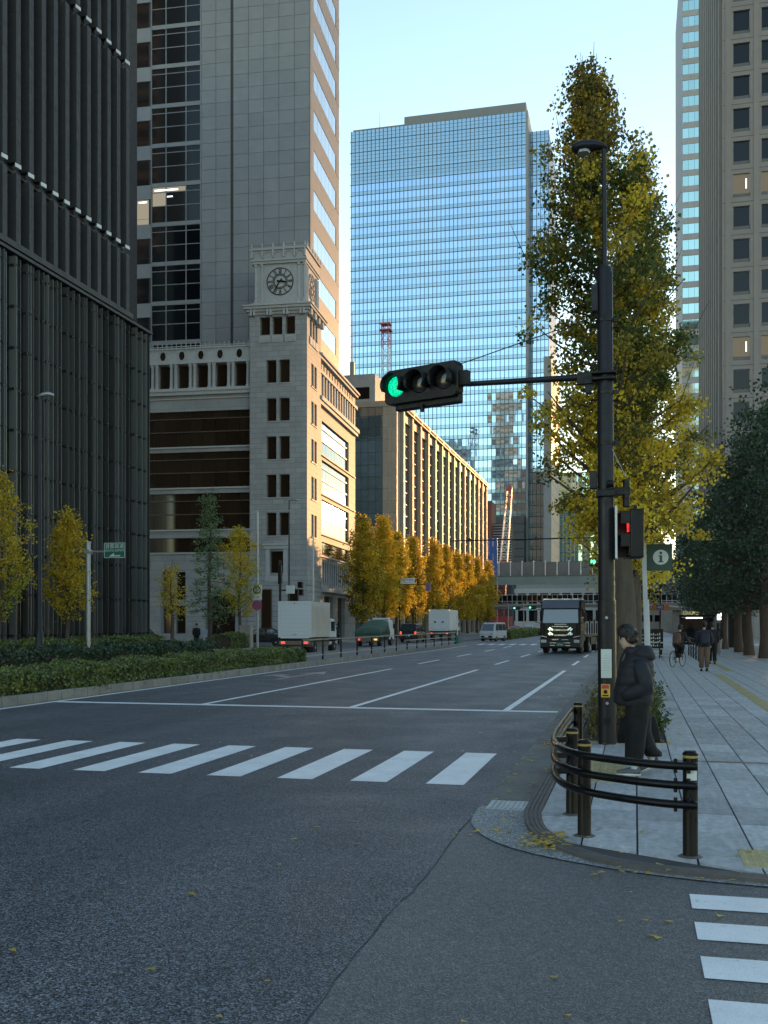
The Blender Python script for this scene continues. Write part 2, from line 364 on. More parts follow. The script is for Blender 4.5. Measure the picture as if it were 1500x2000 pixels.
for k in range(16):
    MB().box(.5 + k*.42, .5 + k*.42 + .412, YB, YB + .12, .0125, .031).build('brown_brick', M['brown'], pave)
# tactile paving
tl = MB(); ty = MB()
def tact_tile(x, y, dots, s=.3):
    mb = MB().box(x, x+s-.005, y, y+s-.005, .0125, .034)
    if dots:
        for a in range(5):
            for b in range(5): mb.lathe([(.013,.034),(.008,.039)], 6, (x+.03+a*.06, y+.03+b*.06, 0))
    else:
        for a in range(4): mb.box(x+.035+a*.07, x+.07+a*.07, y+.015, y+s-.02, .034, .039)
    return mb
for i in range(5):
    for j in range(2): tact_tile(.80 + i*.3, 8.02 + j*.3, True).build('tactile_tile', M['tactile'], pave)
for i in range(2):
    for j in range(6): tact_tile(-.72 + i*.3, 11.9 + j*.3, False).build('tactile_tile', M['tactile'], pave)
for j in range(66):
    y = 18 + j*.3; x = 2.62 + .006*(y-20)
    tact_tile(x, y, False).build('tactile_tile', M['tactile'], pave)
for j in range(30):
    y = 40.5 + j*.3; tact_tile(3.35, y, False).build('tactile_tile', M['tactile'], pave)
# planting bed and its kerb
tag(MB().box(*bed, -.03, .05).build('planting_soil', M['soil'], pave))
# ---- median with its kerb stones
med = tag(MB().box(-17.45, -13.62, 16, 81.6, -.05, .17).build('median', M['soil']), kind='structure')
nb = 110; src = MB().box(-.15, 0, .006, .594, -.03, .225).build('kerb_stone', M['kerb'], med, loc=(-13.46, 16, 0), bevel=.012)
for k in range(1, 109):
    o = src.copy(); COL.objects.link(o); o.location = (-13.46 + random.uniform(-.003,.003), 16 + k*.6, random.uniform(-.004,.004))
MB().box(-17.6, -17.45, 16, 81.6, -.04, .2).build('rear_kerb', M['kerb'], med)
MB().box(-17.44, -13.63, 42.5, 81.5, .165, .19).build('median_paving', M['kerb'], med)
# drain grate in the gutter
dg = tag(MB().box(-1.44,-1.06,10.02,10.52,.0065,.012).build('drain_grate', M['steel']), 'square steel drain grate set in the gutter by the corner', 'drain')
for k in range(7): MB().box(-1.41+k*.05,-1.385+k*.05,10.06,10.48,.0125,.02).build('grate_bar', M['steel'], dg)

# worn joint between the two asphalts
g_ = random.Random(3); sm = MB(); pts = [(-1.5 + .02*math.sin(y*1.9) + g_.uniform(-.012,.012), y) for y in [-2 + .22*k for k in range(54)]]
for (xa, ya), (xb, yb) in zip(pts, pts[1:]):
    wa = .002 + .006*g_.random(); sm.add([(xa-wa,ya,.004),(xa+wa,ya,.004),(xb+wa,yb,.004),(xb-wa,yb,.004)], [(0,1,2,3)])
sm.build('road_seam', mat('seam_tar', (.05,.05,.052), .8), road)
# ---------------------------------------------------------------- buildings
def wall(mb, P, u0, u1, z0, z1, holes, dep, mi=0, rev=None):
    """a wall sheet with rectangular openings and their reveals; P(u, depth, z) gives the point"""
    us = sorted({u0, u1, *[h[0] for h in holes], *[h[1] for h in holes]}); zs = sorted({z0, z1, *[h[2] for h in holes], *[h[3] for h in holes]})
    for a, b in zip(us, us[1:]):
        for c, d in zip(zs, zs[1:]):
            m = ((a+b)/2, (c+d)/2)
            if any(h[0] < m[0] < h[1] and h[2] < m[1] < h[3] for h in holes): continue
            mb.add([P(a,0,c),P(b,0,c),P(b,0,d),P(a,0,d)], [(0,1,2,3)], mi)
    for h in holes:
        for (a,c),(b,d) in (((h[0],h[2]),(h[1],h[2])),((h[1],h[2]),(h[1],h[3])),((h[1],h[3]),(h[0],h[3])),((h[0],h[3]),(h[0],h[2]))):
            mb.add([P(a,0,c),P(b,0,d),P(b,dep,d),P(a,dep,c)], [(0,1,2,3)], mi if rev is None else rev)
    return mb
def fx(x0, s=1): return lambda u, d, z: (x0 - s*d, u, z)      # wall facing +x (s=1)
def fy(y0): return lambda u, d, z: (u, y0 + d, z)              # wall facing -y
_mesh = {}
def unit(name, m, key=None, bevel=0):
    """a shared unit box (0..1) mesh for repeated pieces"""
    k = (name, m.name)
    if k not in _mesh:
        me = bpy.data.meshes.new(name); b = MB().box(0,1,0,1,0,1); me.from_pydata(b.v, [], b.f); me.materials.append(m); me.update(); _mesh[k] = me
    return _mesh[k]
def piece(name, m, par, x0, x1, y0, y1, z0, z1, rot=None):
    return place(name, unit(name, m), par, (x0, y0, z0), rot, 0, (x1-x0, y1-y0, z1-z0))
def jt(a): return random.uniform(-a, a)

# ---- dark office block with vertical fins (left)
B = thing('office_building', 'dark office block with close vertical fins above a green glass screen, leftmost', 'building', (-31, 58.5, 0))
for k in range(10):
    z = 21.4 + 3.87*k
    piece('glazing', M['dglass'], B, -.66, -.6, -45, -.1, z + .9, z + 3.8)
    piece('spandrel', M['soffit'], B, -.66, -.56, -45, -.1, z - .05, z + .9)
MB().box(-30, -.67, -45, -.1, 20.9, 61).build('core', M['gback'], B)
fsegs = [(21.45, 25.1), (25.65, 36.75), (37.3, 48.4), (48.95, 60)]
for k in range(19):
    y = -.42 - 1.17*k
    for z0, z1 in fsegs:
        f = MB()
        nseg = max(1, round((z1-z0)/1.07)); h = (z1-z0)/nseg
        for s in range(nseg): f.box(-.55, 0, y, y + .40, z0 + s*h + .008, z0 + (s+1)*h - .008)
        f.box(-.54, -.012, y + .012, y + .388, z0, z1)
        q = f.build('fin', M['fin'], B)
        MB().prism([(-.05, y-.02), (.02, y+.42), (-.5, y+.42)], z0 - .22, z0 - .012).build('fin_cap', M['whitem'], q)  # white colour stands in for light on steel glimpsed in the gaps
for zz in (25.1, 36.75, 48.4): piece('gap_channel', M['soffit'], B, -.5, -.42, -45, 0, zz + .14, zz + .42)
MB().prof([(-4, 20.85), (.15, 21.1), (.15, 21.42), (-4, 21.42)], 'y', -45, .2).build('soffit', M['soffit'], B)
MB().box(-25, -.1, -45, 2.35, 0, 20.7).build('screen_wall', M['gback'], B)
MB().box(-25, .40, -45, 2.38, 20.68, 20.84).build('screen_coping', M['soffit'], B)
y = 2.3; rows = [2.1*k + 1.2 for k in range(10)]; cl = MB(); n = 0
while y > -26:
    d = random.uniform(.22, .42); wv = random.uniform(.02, .05); g = MB(); lean = jt(.05)
    for a, b in zip([.3] + rows, rows + [20.6]):
        if b - a > .1: g.add([(.0,y,a+.03),(d,y+lean,a+.03),(d,y+wv+lean,a+.03),(0,y+wv,a+.03),(.0,y,b-.03),(d,y+lean,b-.03),(d,y+wv+lean,b-.03),(0,y+wv,b-.03)], [(3,2,1,0),(4,5,6,7),(0,1,5,4),(1,2,6,5),(2,3,7,6),(3,0,4,7)])
    g.build('glass_fin', M['gfin'], B)
    for z in rows: cl.box(-.02, d*.8, y - .05, y + wv + .05, z - .06, z + .06)
    y -= random.choice((.26, .31, .36, .52, .62)); n += 1
tag(cl.build('fin_clamps', M['soffit'], B), kind='stuff')
for z in rows: piece('screen_rail', M['soffit'], B, -.06, -.01, -30, 2.3, z - .05, z + .05)

# ---- stone building with the clock tower
CB = thing('clock_building', 'pale granite building with a corner clock tower and low sun mirrored in its glass', 'building', (-31, 94.3, 0), R(3.87))
M['stonel'] = brickmat('wing_stone', (.285,.29,.295), 2.4, .9, .02, .6)
sh = MB()
pair = [(-4.09,-3.09),(-2.79,-1.75)]; zp = [(25.39,27.63),(21.65,23.89),(17.9,20.15),(14.17,16.41),(10.43,12.67)]
trip = [(-4.74,-3.74),(-3.49,-2.49),(-2.15,-1.2)]
hf = [(a,b,c,d) for a,b in pair for c,d in zp] + [(a,b,30.1,31.85) for a,b in trip] + [(-3.74,-2.39,6.75,8.9)]
pairs = [(1.75,2.7),(3.0,3.95)]; trips = [(1.1,1.95),(2.25,3.1),(3.4,4.25)]
hs = [(a,b,c,d) for a,b in pairs for c,d in zp] + [(a,b,30.1,31.85) for a,b in trips]
wall(sh, fy(0), -5.8, 0, 6.5, 32.5, hf, .45); wall(sh, fx(0), 0, 5.8, 6.5, 32.5, hs, .45)
sh.add([(-5.8,0,6.5),(-5.8,5.8,6.5),(-5.8,5.8,32.5),(-5.8,0,32.5)], [(0,1,2,3)]); sh.add([(-5.8,5.8,25),(0,5.8,25),(0,5.8,32.5),(-5.8,5.8,32.5)], [(0,1,2,3)])
shaft = sh.build('tower_shaft', M['stone'], CB)
def win(par, axis, a, b, c, d, m, at, nm='window', fr='bframe', sill=True):
    """a pane with a frame set back in an opening; axis 'f' front wall y=at, 's' street wall x=at"""
    w = MB(); t = .06
    def bx(mb, u0, u1, d0, d1, z0, z1):
        if axis == 'f': mb.box(u0, u1, at + d0, at + d1, z0, z1)
        else: mb.box(at - d1, at - d0, u0, u1, z0, z1)
    bx(w, a, b, .36, .42, c, c+t); bx(w, a, b, .36, .42, d-t, d); bx(w, a, a+t, .36, .42, c+t, d-t); bx(w, b-t, b, .36, .42, c+t, d-t)
    o = w.build(nm, M[fr], par); p = MB(); bx(p, a+t, b-t, .39, .41, c+t, d-t); p.build('pane', M[m], o)
    if sill: q = MB(); bx(q, a-.08, b+.08, -.07, .34, c-.12, c-.003); q.build('sill', M['stonep'], o)
    return o
for h in hf: win(CB, 'f', *h, 'bglass', 0)
for h in hs: win(CB, 's', *h, 'bglass', 0)
for a, b in trip:      # lattice panels under the three belfry windows
    q = MB().box(a-.06, b+.06, -.08, -.003, 29.35, 29.98)
    for k in range(2):
        xa = a + k*(b-a)/2; xb = xa + (b-a)/2
        q.bar((xa,-.1,29.42),(xb,-.1,29.9),.07,.05).bar((xa,-.1,29.9),(xb,-.1,29.42),.07,.05)
    q.build('lattice_panel', M['stonew'], CB)
for a, b in trips: MB().box(.003, .08, a-.06, b+.06, 29.35, 29.98).build('lattice_panel', M['stonew'], CB)
# window surround low on the tower
sr = MB().box(-4.15,-3.76,-.12,-.004,6.5,9.1).box(-2.37,-1.98,-.12,-.004,6.5,9.1).box(-4.3,-1.83,-.2,-.005,9.11,9.45).box(-4.45,-1.68,-.3,-.006,9.46,9.62).box(-4.2,-1.93,-.16,-.005,5.9,6.49)
sr.build('window_surround', M['stonew'], CB)
# belfry cornice, clock stage and crown
def rings(specs, name, m, cx=(-5.8,0), cy=(0,5.8)):
    b = MB()
    for e, z0, z1 in specs: b.box(cx[0]-e, cx[1]+e, cy[0]-e, cy[1]+e, z0, z1)
    return b.build(name, M[m], CB)
rings([(.12,32.1,32.35),(.3,32.36,32.6),(.5,32.61,32.85),(.62,32.86,33.0)], 'cornice', 'stonew')
cor = MB()
for k in range(4):
    for dx in (-.16, .16):
        x = -5.4 + k*1.67 + dx; cor.box(x-.1, x+.1, -.42, -.13, 31.95, 32.58)
        yy = .4 + k*1.6 + dx; cor.box(.13, .42, yy-.1, yy+.1, 31.95, 32.58)
cor.build('corbels', M['stonew'], CB)
stage = MB().box(-5.35,-.25,.35,5.45,33.0,38.6).build('clock_stage', M['stonew'], CB)
for z in (33.02,): piece('plinth', M['stonew'], CB, -5.65, .05, .05, 5.75, 33.005, 33.3)
for x in (-5.35, -4.72, -.98, -.42):
    MB().cyl((x+.1, .3, 33.31), (x+.1, .3, 36.9), .12, .10, 10).box(x-.03, x+.23, .17, .34, 36.91, 37.15).box(x-.03, x+.23, .17, .34, 33.31, 33.7).build('pilaster', M['stonew'], CB, True)
for yv in (.4, 1.0, 4.7, 5.25): MB().cyl((-.2, yv, 33.31), (-.2, yv, 36.9), .12, .1, 10).build('pilaster', M['stonew'], CB, True)
rings([(-.15,37.16,37.4),(-.05,37.41,37.6),(-.12,37.61,38.45),(.02,38.46,38.68)], 'crown_frieze', 'stonew')
cr = MB()
for k in range(6):
    x = -5.6 + k*1.08; cr.cyl((x,.0,38.69),(x,.0,39.15),.1,.03,6).box(x-.08,x+.08,-.06,.1,37.7,38.44)
    cr.cyl((0,.2+k*1.06,38.69),(0,.2+k*1.06,39.15),.1,.03,6)
    if k < 5:
        for a in range(6):
            t0, t1 = math.pi*a/6, math.pi*(a+1)/6
            cr.bar((x+.54-.4*math.cos(t0),.05,37.9+.4*math.sin(t0)),(x+.54-.4*math.cos(t1),.05,37.9+.4*math.sin(t1)),.05,.05)
cr.build('crown_ornament', M['stonew'], CB)
def clock(par, Pf, nm):
    ink = MB(); cx, cz = 0, 35.4
    def ring(r0, r1, mb, d0, d1, n=48):
        for i in range(n):
            a, b = 2*math.pi*i/n, 2*math.pi*(i+1)/n
            mb.add([Pf(r*math.sin(t), d, cz+r*math.cos(t)) for d in (d0, d1) for r, t in ((r0,a),(r1,a),(r1,b),(r0,b))], [(0,1,2,3),(7,6,5,4),(0,4,5,1),(1,5,6,2),(2,6,7,3),(3,7,4,0)])
    face = MB(); face.loft([[Pf(1.37*math.sin(2*math.pi*i/48), d, cz+1.37*math.cos(2*math.pi*i/48)) for i in range(48)] for d in (0, .03)])
    fo = face.build(nm, M['stonew'], par)
    ring(1.28, 1.36, ink, .031, .07); ring(.70, .76, ink, .031, .06); ring(.56, .60, ink, .031, .06)
    num = ['XII','I','II','III','IV','V','VI','VII','VIII','IX','X','XI']
    def stroke(t, u0, v0, u1, v1, w):      # radial coordinates: u across, v outwards
        e = (math.sin(t), math.cos(t)); f = (math.cos(t), -math.sin(t)); 
        p = [(e[0]*v + f[0]*u, e[1]*v + f[1]*u) for u, v in ((u0-w,v0),(u0+w,v0),(u1+w,v1),(u1-w,v1))]
        ink.add([Pf(a, d, cz+b) for d in (.031, .055) for a, b in p], [(0,1,2,3),(7,6,5,4),(0,4,5,1),(1,5,6,2),(2,6,7,3),(3,7,4,0)])
    for h in range(12):
        t = 2*math.pi*h/12; s = num[h]; wd = {'I': .09, 'V': .16, 'X': .16}; tot = sum(wd[c] for c in s); u = -tot/2
        for c in s:
            q = wd[c]; mid = u + q/2
            if c == 'I': stroke(t, mid, .80, mid, 1.24, .024)
            elif c == 'V': stroke(t, mid, .80, u+.02, 1.24, .026); stroke(t, mid, .80, u+q-.02, 1.24, .015)
            else: stroke(t, u+.02, .80, u+q-.02, 1.24, .015); stroke(t, u+q-.02, .80, u+.02, 1.24, .026)
            u += q
    for k in range(60): stroke(2*math.pi*k/60, 0, .62, 0, .68, .008)
    ink.build('numerals', M['black'], fo)
    for nm2, t, L, w in (('minute_hand', R(216), 1.05, .05), ('hour_hand', R(98), .72, .075)):
        hnd = MB(); e = (math.sin(t), math.cos(t)); f = (math.cos(t), -math.sin(t)); pts = [(-w,0),(-w*1.3,L*.55),(0,L),(w*1.3,L*.55),(w,0),(w*1.6,-.3),(-w*1.6,-.3)]
        hnd.loft([[Pf(e[0]*v+f[0]*u, d, cz+e[1]*v+f[1]*u) for u, v in pts] for d in ((.075,.095) if L > 1 else (.1,.12))]); hnd.build(nm2, M['black'], fo)
clock(CB, lambda a, d, z: (-2.8 + a, .35 - d - .002, z), 'clock_face'); clock(CB, lambda a, d, z: (-.25 + d + .002, 2.9 + a, z), 'clock_face')
# rusticated base, one course at a time
for k in range(13):
    z = .5*k; MB().box(-5.9, .1, -.1, 5.8, z + .02, z + .48).build('stone_course', M['stonep'], CB)
MB().box(-5.82, .02, -.02, 5.8, 0, 6.5).build('base_core', M['stone'], CB)
for a, b in ((-4.6,-3.5),(-1.9,-.8)):
    o = MB().box(a, b, -.16, -.104, 1.2, 5.2).build('door', M['bframe'], CB); MB().box(a+.1, b-.1, -.175, -.162, 1.3, 5.1).build('pane', M['bglass'], o)
# front wing (left of the tower): glass bands between stone bands
FY = .9; bands = [(19.55,23.1),(15.45,19.0),(11.25,14.85),(8.95,10.4)]
wg = MB(); cols = [-5.85 - 1.3*k for k in range(10)]
holes = [(-18.2,-5.9,a,b) for a,b in bands] + [(-6.98-2*k-.62,-6.98-2*k+.62,25.45,27.75) for k in range(6)] + [(-15.2,-14.2,4.2,7.0),(-13.8,-12.8,4.2,7.0),(-10.6,-7.6,0.2,4.6),(-15.2,-14.2,.8,3.6),(-13.8,-12.8,.8,3.6)]
wall(wg, fy(FY), -24, -5.8, 0, 29.2, holes, .5)
wing = wg.build('front_wing_wall', M['stonel'], CB)
for (a, b), tiers in zip(bands, (3,3,3,1)):
    hgt = b - a; cuts = [a, a + hgt*.42, a + hgt*.79, b] if tiers == 3 else [a, b]
    for i, (c, d) in enumerate(zip(cuts, cuts[1:])):
        for k in range(9):
            x = cols[k]; o = piece('window_pane', M['bglass'], CB, x - 1.28, x - .02, FY + .2 + jt(.002), FY + .22, c + .05, d - .03)
        piece('transom', M['bframe'], CB, -18.2, -5.86, FY + .1, FY + .25, c - .04, c + .045)
    piece('band_sill', M['stonew'], CB, -24, -5.82, FY - .14, FY - .004, a - .16, a - .01)
for h in holes[4:]: win(CB, 'f', *h, 'bglass', FY, sill=False)
for k in range(7):
    for dx in (.23, -.23):
        x = -5.98 - 2*k + dx
        if x > -5.9: continue
        MB().lathe([(.22,25.35),(.22,25.5),(.16,25.56),(.14,27.5),(.2,27.6),(.22,27.78)], 12, (x, FY - .18, 0)).build('column', M['stonew'], CB, True)
MB().box(-24,-5.81,FY-.42,FY-.003,25.05,25.34).box(-24,-5.81,FY-.3,FY-.002,24.7,25.045).box(-24,-5.81,FY-.12,FY-.002,24.3,24.4).build('string_course', M['stonew'], CB)
MB().box(-24,-5.81,FY-.4,FY-.003,27.8,28.1).box(-24,-5.81,FY-.3,FY-.002,28.11,29.25).box(-24,-5.81,FY-.42,FY-.001,29.26,29.4).build('entablature', M['stonew'], CB)
for k in range(6):
    x = -7.05 - 2*k
    o = MB().loft([[(x+r*.30*math.cos(2*math.pi*i/20), FY-.3-dd, 28.62+r*.45*math.sin(2*math.pi*i/20)) for i in range(20)] for r, dd in ((1.25,.0),(1.25,.08),(1,.08),(1,.02))], True).build('oval_window', M['stonew'], CB)
    MB().loft([[(x+.29*math.cos(2*math.pi*i/20), FY-.3-dd, 28.62+.44*math.sin(2*math.pi*i/20)) for i in range(20)] for dd in (.021,.03)]).build('pane', M['bglass'], o)
for k in range(26):
    x = -6.1 - .5*k; MB().cyl((x,FY-.36,29.0),(x,FY-.36,29.75),.05,.03,6).ball((x,FY-.36,29.8),.07,.07,.08,6,4).build('cresting_post', M['stonew'], CB)
piece('cresting_rail', M['stonew'], CB, -24, -5.85, FY - .4, FY - .33, 29.5, 29.58)
# street wing: bands of glass facing the road
SX = -.35
sg = MB(); Y0, Y1 = 7.6, 21.2
sh2 = [(Y0,Y1,a,b) for a,b in bands] + [(6.9+k*1.32, 6.9+k*1.32+.82, 25.4, 27.6) for k in range(13)] + [(6.9+k*1.32+.15, 6.9+k*1.32+.62, 28.35, 29.05) for k in range(13)] + [(Y0,Y1,5.6,8.6),(8.4,12.6,.1,4.7),(15,19,.1,4.7)]
wall(sg, fx(SX), 5.8, 25.0, 0, 29.6, sh2, .5)
sg.add([(SX,25,0),(-18,25,0),(-18,25,29.6),(SX,25,29.6)], [(0,1,2,3)])
sg.build('street_wing_wall', M['stonel'], CB)
for (a, b), tiers in zip(bands, (3,3,3,1)):
    hgt = b - a; cuts = [a, a + hgt*.42, a + hgt*.79, b] if tiers == 3 else [a, b]
    for i, (c, d) in enumerate(zip(cuts, cuts[1:])):
        for k in range(10):
            y = Y0 + k*1.36
            p = piece('street_pane', M['skyglass' if a > 19 and i > 0 else 'sunglass'], CB, SX - .24, SX - .22, y + .02, y + 1.34, c + .05, d - .03); p.rotation_euler = (0, jt(.004), jt(.004))  # upper tiers of the top band get the lighter glass to imitate white sky
        piece('transom', M['bframe'], CB, SX - .28, SX - .12, Y0, Y1, c - .04, c + .045)
    piece('band_sill', M['stonew'], CB, SX + .004, SX + .16, 6.2, 24.6, a - .18, a - .02)
for h in sh2[4:-3]: win(CB, 's', *h, 'bglass', SX, sill=False)
piece('porch_backing', M['bglass'], CB, SX - .55, SX - .5, Y0, Y1, 5.6, 8.6)
for k in range(13): MB().lathe([(.16,5.61),(.16,5.8),(.11,5.9),(.10,8.2),(.15,8.3),(.16,8.59)], 10, (SX - .12, Y0 + .5 + k*1.05, 0)).build('porch_column', M['stonew'], CB, True)
for k in range(14): MB().box(SX+.004, SX+.2, 6.3+k*1.32, 6.3+k*1.32+.34, 25.35, 27.7).build('pilaster', M['stonew'], CB)
MB().box(SX+.003,SX+.5,5.83,25.2,24.9,25.32).box(SX+.002,SX+.34,5.83,25.1,24.5,24.895).box(SX+.002,SX+.3,5.83,25.1,27.75,28.1).box(SX+.002,SX+.36,5.83,25.2,29.2,29.5).box(SX-.2,SX+.55,5.83,25.3,29.51,29.75).build('street_cornice', M['stonew'], CB)
MB().box(SX+.003,SX+.6,7,21.8,5.1,5.55).build('balcony_slab', M['stonew'], CB)
MB().box(-24,SX-.06,FY+.03,25,29.2,29.5).build('roof', M['joint'], CB)
for h in sh2[-2:]: piece('entrance_glass', M['bglass'], CB, SX - .45, SX - .4, h[0], h[1], .1, 4.7)
for k in range(10):
    z = .5*k; MB().box(SX, SX+.08, 5.9, 8.3, z+.02, z+.48).build('stone_course', M['stonep'], CB); MB().box(SX, SX+.08, 12.7, 14.9, z+.02, z+.48).build('stone_course', M['stonep'], CB)
    MB().box(-24, -15.4, FY-.08, FY, z+.02, z+.48).build('stone_course', M['stonep'], CB); MB().box(-12.7, -10.7, FY-.08, FY, z+.02, z+.48).build('stone_course', M['stonep'], CB); MB().box(-7.5, -5.95, FY-.08, FY, z+.02, z+.48).build('stone_course', M['stonep'], CB)

# ---- grey high-rise right behind the clock building
TW = thing('high_rise_tower', 'tall grey stone high-rise with a column of dark windows, rising behind the clock tower', 'building', (-31, 94.3, 0), R(3.87))
TY, TX = 6.5, -1.3
MB().box(-40, TX - .06, TY + .06, 20.2, 0, 100).build('core', M['joint'], TW)
M['litpane'] = emit('lit_office', (1, .86, .62), .10); M['tube'] = emit('fluorescent_tube', (1, .96, .86), 1.2)
zf = 61.2 - 4.21*8
for k in range(16):
    z0 = zf + 4.21*k
    piece('spandrel', M['panel'], TW, -18.7, -13.3, TY - .06, TY + .05, z0 - .22, z0 + .22)
    piece('spandrel', M['panel'], TW, -20.4, -18.85, TY - .03, TY + .055, z0 - 1.4, z0 + .1)
    for i, (xa, xb) in enumerate(((-18.65,-17.15),(-17.1,-14.9),(-14.85,-13.32))):
        for c, d in ((.25,1.95),(2.0,3.4),(3.45,3.96)):
            lit = k == 4 and i < 2 and c > 1.9 and not (i == 1 and c < 3)
            piece('window_pane', M['litpane'] if lit else M['dglass'], TW, xa, xb, TY + .02 + jt(.003), TY + .055, z0 + c, z0 + d)
    for c in (1.97, 3.42): piece('transom', M['panel'], TW, -18.68, -13.3, TY - .02, TY + .05, z0 + c - .04, z0 + c + .04)
    for c, d in ((.15,.7),(.75,2.75)): piece('window_pane', M['litpane'] if k == 4 else M['dglass'], TW, -20.4, -19.1, TY + .01, TY + .054, z0 + c, z0 + d)
    if k == 4:
        piece('light_tube', M['tube'], TW, -18.4, -15.8, TY + .0, TY + .018, z0 + 3.6, z0 + 3.74); piece('light_tube', M['tube'], TW, -20.2, -19.3, TY - .01, TY + .008, z0 + 2.45, z0 + 2.58)
        piece('light_tube', M['tube'], TW, -17.0, -16.4, TY + .0, TY + .018, z0 + 2.9, z0 + 3.0)
for x in (-18.78, -17.12, -14.88, -13.26): piece('mullion', M['panel'], TW, x - .05, x + .05, TY - .04, TY + .05, 25, 95)
colx = [-13.2 + 1.63*k for k in range(3)] + [-9.66 + 1.66*k for k in range(6)]
for a, b in zip(colx, colx[1:]):
    if a > -10 and a < -9.7: continue
    for r in range(32):
        z = 26 + 1.4*r
        if b - a < 1: continue
        piece('stone_panel', M['panel'], TW, a + .02, b - .02, TY, TY + .05, z + .015, z + 1.385)
piece('corner_strip', M['panel'], TW, -1.34, TX, TY, TY + .4, 26, 100); piece('upper_facade', M['panel'], TW, -13.2, TX - .1, TY, TY + .05, 70.9, 100)
for k in range(19):
    z0 = zf + 4.21*k
    piece('side_spandrel', M['panel'], TW, TX - .05, TX, TY + .45, 20.2, z0 - 1.1, z0 + 1.05)
    for i in range(6):
        y = TY + 1.5 + i*1.75
        o = piece('side_pane', M['skyglass'], TW, TX - .055, TX - .03, y, y + 1.7, z0 + 1.08, z0 + 3.08)
    piece('side_pier', M['panel'], TW, TX - .05, TX, TY + .45, TY + 1.45, z0 + 1.06, z0 + 3.1); piece('side_pier', M['panel'], TW, TX - .05, TX + .02, TY + 12.05, 20.2, z0 + 1.06, z0 + 3.1)

# ---- brown stone building with tall piers, further along
PB = thing('piered_building', 'long brown stone office building of tall narrow bays beyond the clock building', 'building', (-31, 132.7, 0))
M['bstone'] = mat('brown_stone', (.34,.285,.235), .6, var=.1, scale=1, rand=.06, fine=.06, fscale=15)
M['pglass'] = glass('reflecting_glass', (.34,.44,.48), .03, .85, rand=.12, wav=.12, wscale=.5)
M['wglass'] = glass('dim_glass', (.10,.09,.075), .06, .25, rand=.35, wav=.05)
MB().box(-26, -.35, .35, 84.6, 0, 31).build('core', M['joint'], PB)
for r in range(19):
    z = .3 + 1.64*r
    for c in range(3): piece('stone_panel', M['bstone'], PB, -1.95 + c*.66, -1.95 + c*.66 + .645, 0, .3, z, z + 1.62)
    for c in range(5): o = piece('curtain_pane', M['pglass'], PB, -2 - (c+1)*1.0 + .03, -2 - c*1.0 - .03, .1, .13, z, z + 1.58); o.rotation_euler = (jt(.006), 0, jt(.006))
MB().box(-7.1, -1.95, .16, .34, .2, 31).build('curtain_frame', M['frame'], PB)
MB().box(-26, .5, -.1, 85, 31.0, 31.75).build('parapet', M['bstone'], PB)
piece('corner_panel', M['bstone'], PB, -.34, 0, .31, 1.9, 0, 31)
NB = 14; PW = 5.73
for k in range(NB + 1):
    y = 3.3 + k*PW
    MB().box(-.3, .35, y - .55, y + .05, 0, 30.98).box(-.3, .28, y + .11, y + .55, 0, 30.95).build('pier', M['bstone'], PB)
    if k == NB: break
    a, b = y + .6, y + PW - .6
    for r in range(13):
        z = 8.6 + 1.62*r
        o = piece('window_pane', M['wglass'] if (k < 10 or r < 8) else M['skyglass'], PB, -.2, -.17, a + .04, b - .04, z + .06, z + 1.56); o.rotation_euler = (0, jt(.004), jt(.004))  # far upper panes get the lighter glass to imitate reflected highlights
        piece('sill', M['bstone'], PB, -.16, .12, a, b - 2.6, z - .06, z + .05)
    piece('jamb', M['bstone'], PB, -.3, .0, a - .05, a, 8.5, 30); piece('lintel', M['bstone'], PB, -.3, .05, a, b, 29.7, 30.95)
    piece('parapet_slot', M['joint'], PB, .503, .53, a, b, 31.2, 31.5)
    piece('lower_wall', M['bstone'], PB, -.3, .02, a, b, 4.2, 8.5); piece('shop_glass', M['wglass'], PB, -.3, -.1, a, b, 0, 4.2)
MB().box(-16, -3.5, 2, 30, 31.76, 36).build('penthouse', M['stonep'], PB); piece('penthouse_window', M['dglass'], PB, -6.4, -4.3, 1.95, 1.995, 32.6, 34.2)
MB().cyl((-7,3,36),(-7,3,45),.08,.03,6).box(-7.3,-6.7,2.7,3.3,36,38).build('antenna', M['steel'], PB)

# ---- blue glass tower closing the view
GT = thing('glass_tower', 'broad blue glass tower gridded with mullions, closing the end of the street', 'building', (-72, 375, 0))
M['gblue'] = glass('sky_blue_glass', (.40,.55,.72), .03, .95, rand=.06, wav=.05, wscale=.12); M['gspan'] = glass('spandrel_glass', (.30,.44,.53), .08, .75, rand=.06)
M['vroof'] = mat('roof_screen_metal', (.17,.19,.20), .6, var=.08, scale=.2); M['mull'] = mat('mullion_metal', (.06,.085,.10), .4, .5)
def band_panes(name, x0, x1, y, z0, z1, n, m, par, tilt, gap=.07):
    b = MB(); w = (x1-x0)/n
    for i in range(n):
        a, c = x0 + i*w + gap, x0 + (i+1)*w - gap; dy = [jt(tilt) for _ in range(3)]
        b.add([(a,y+dy[0],z0),(c,y+dy[1],z0),(c,y+dy[1]+dy[2],z1),(a,y+dy[0]+dy[2],z1)], [(0,1,2,3)])
    return b.build(name, m, par)
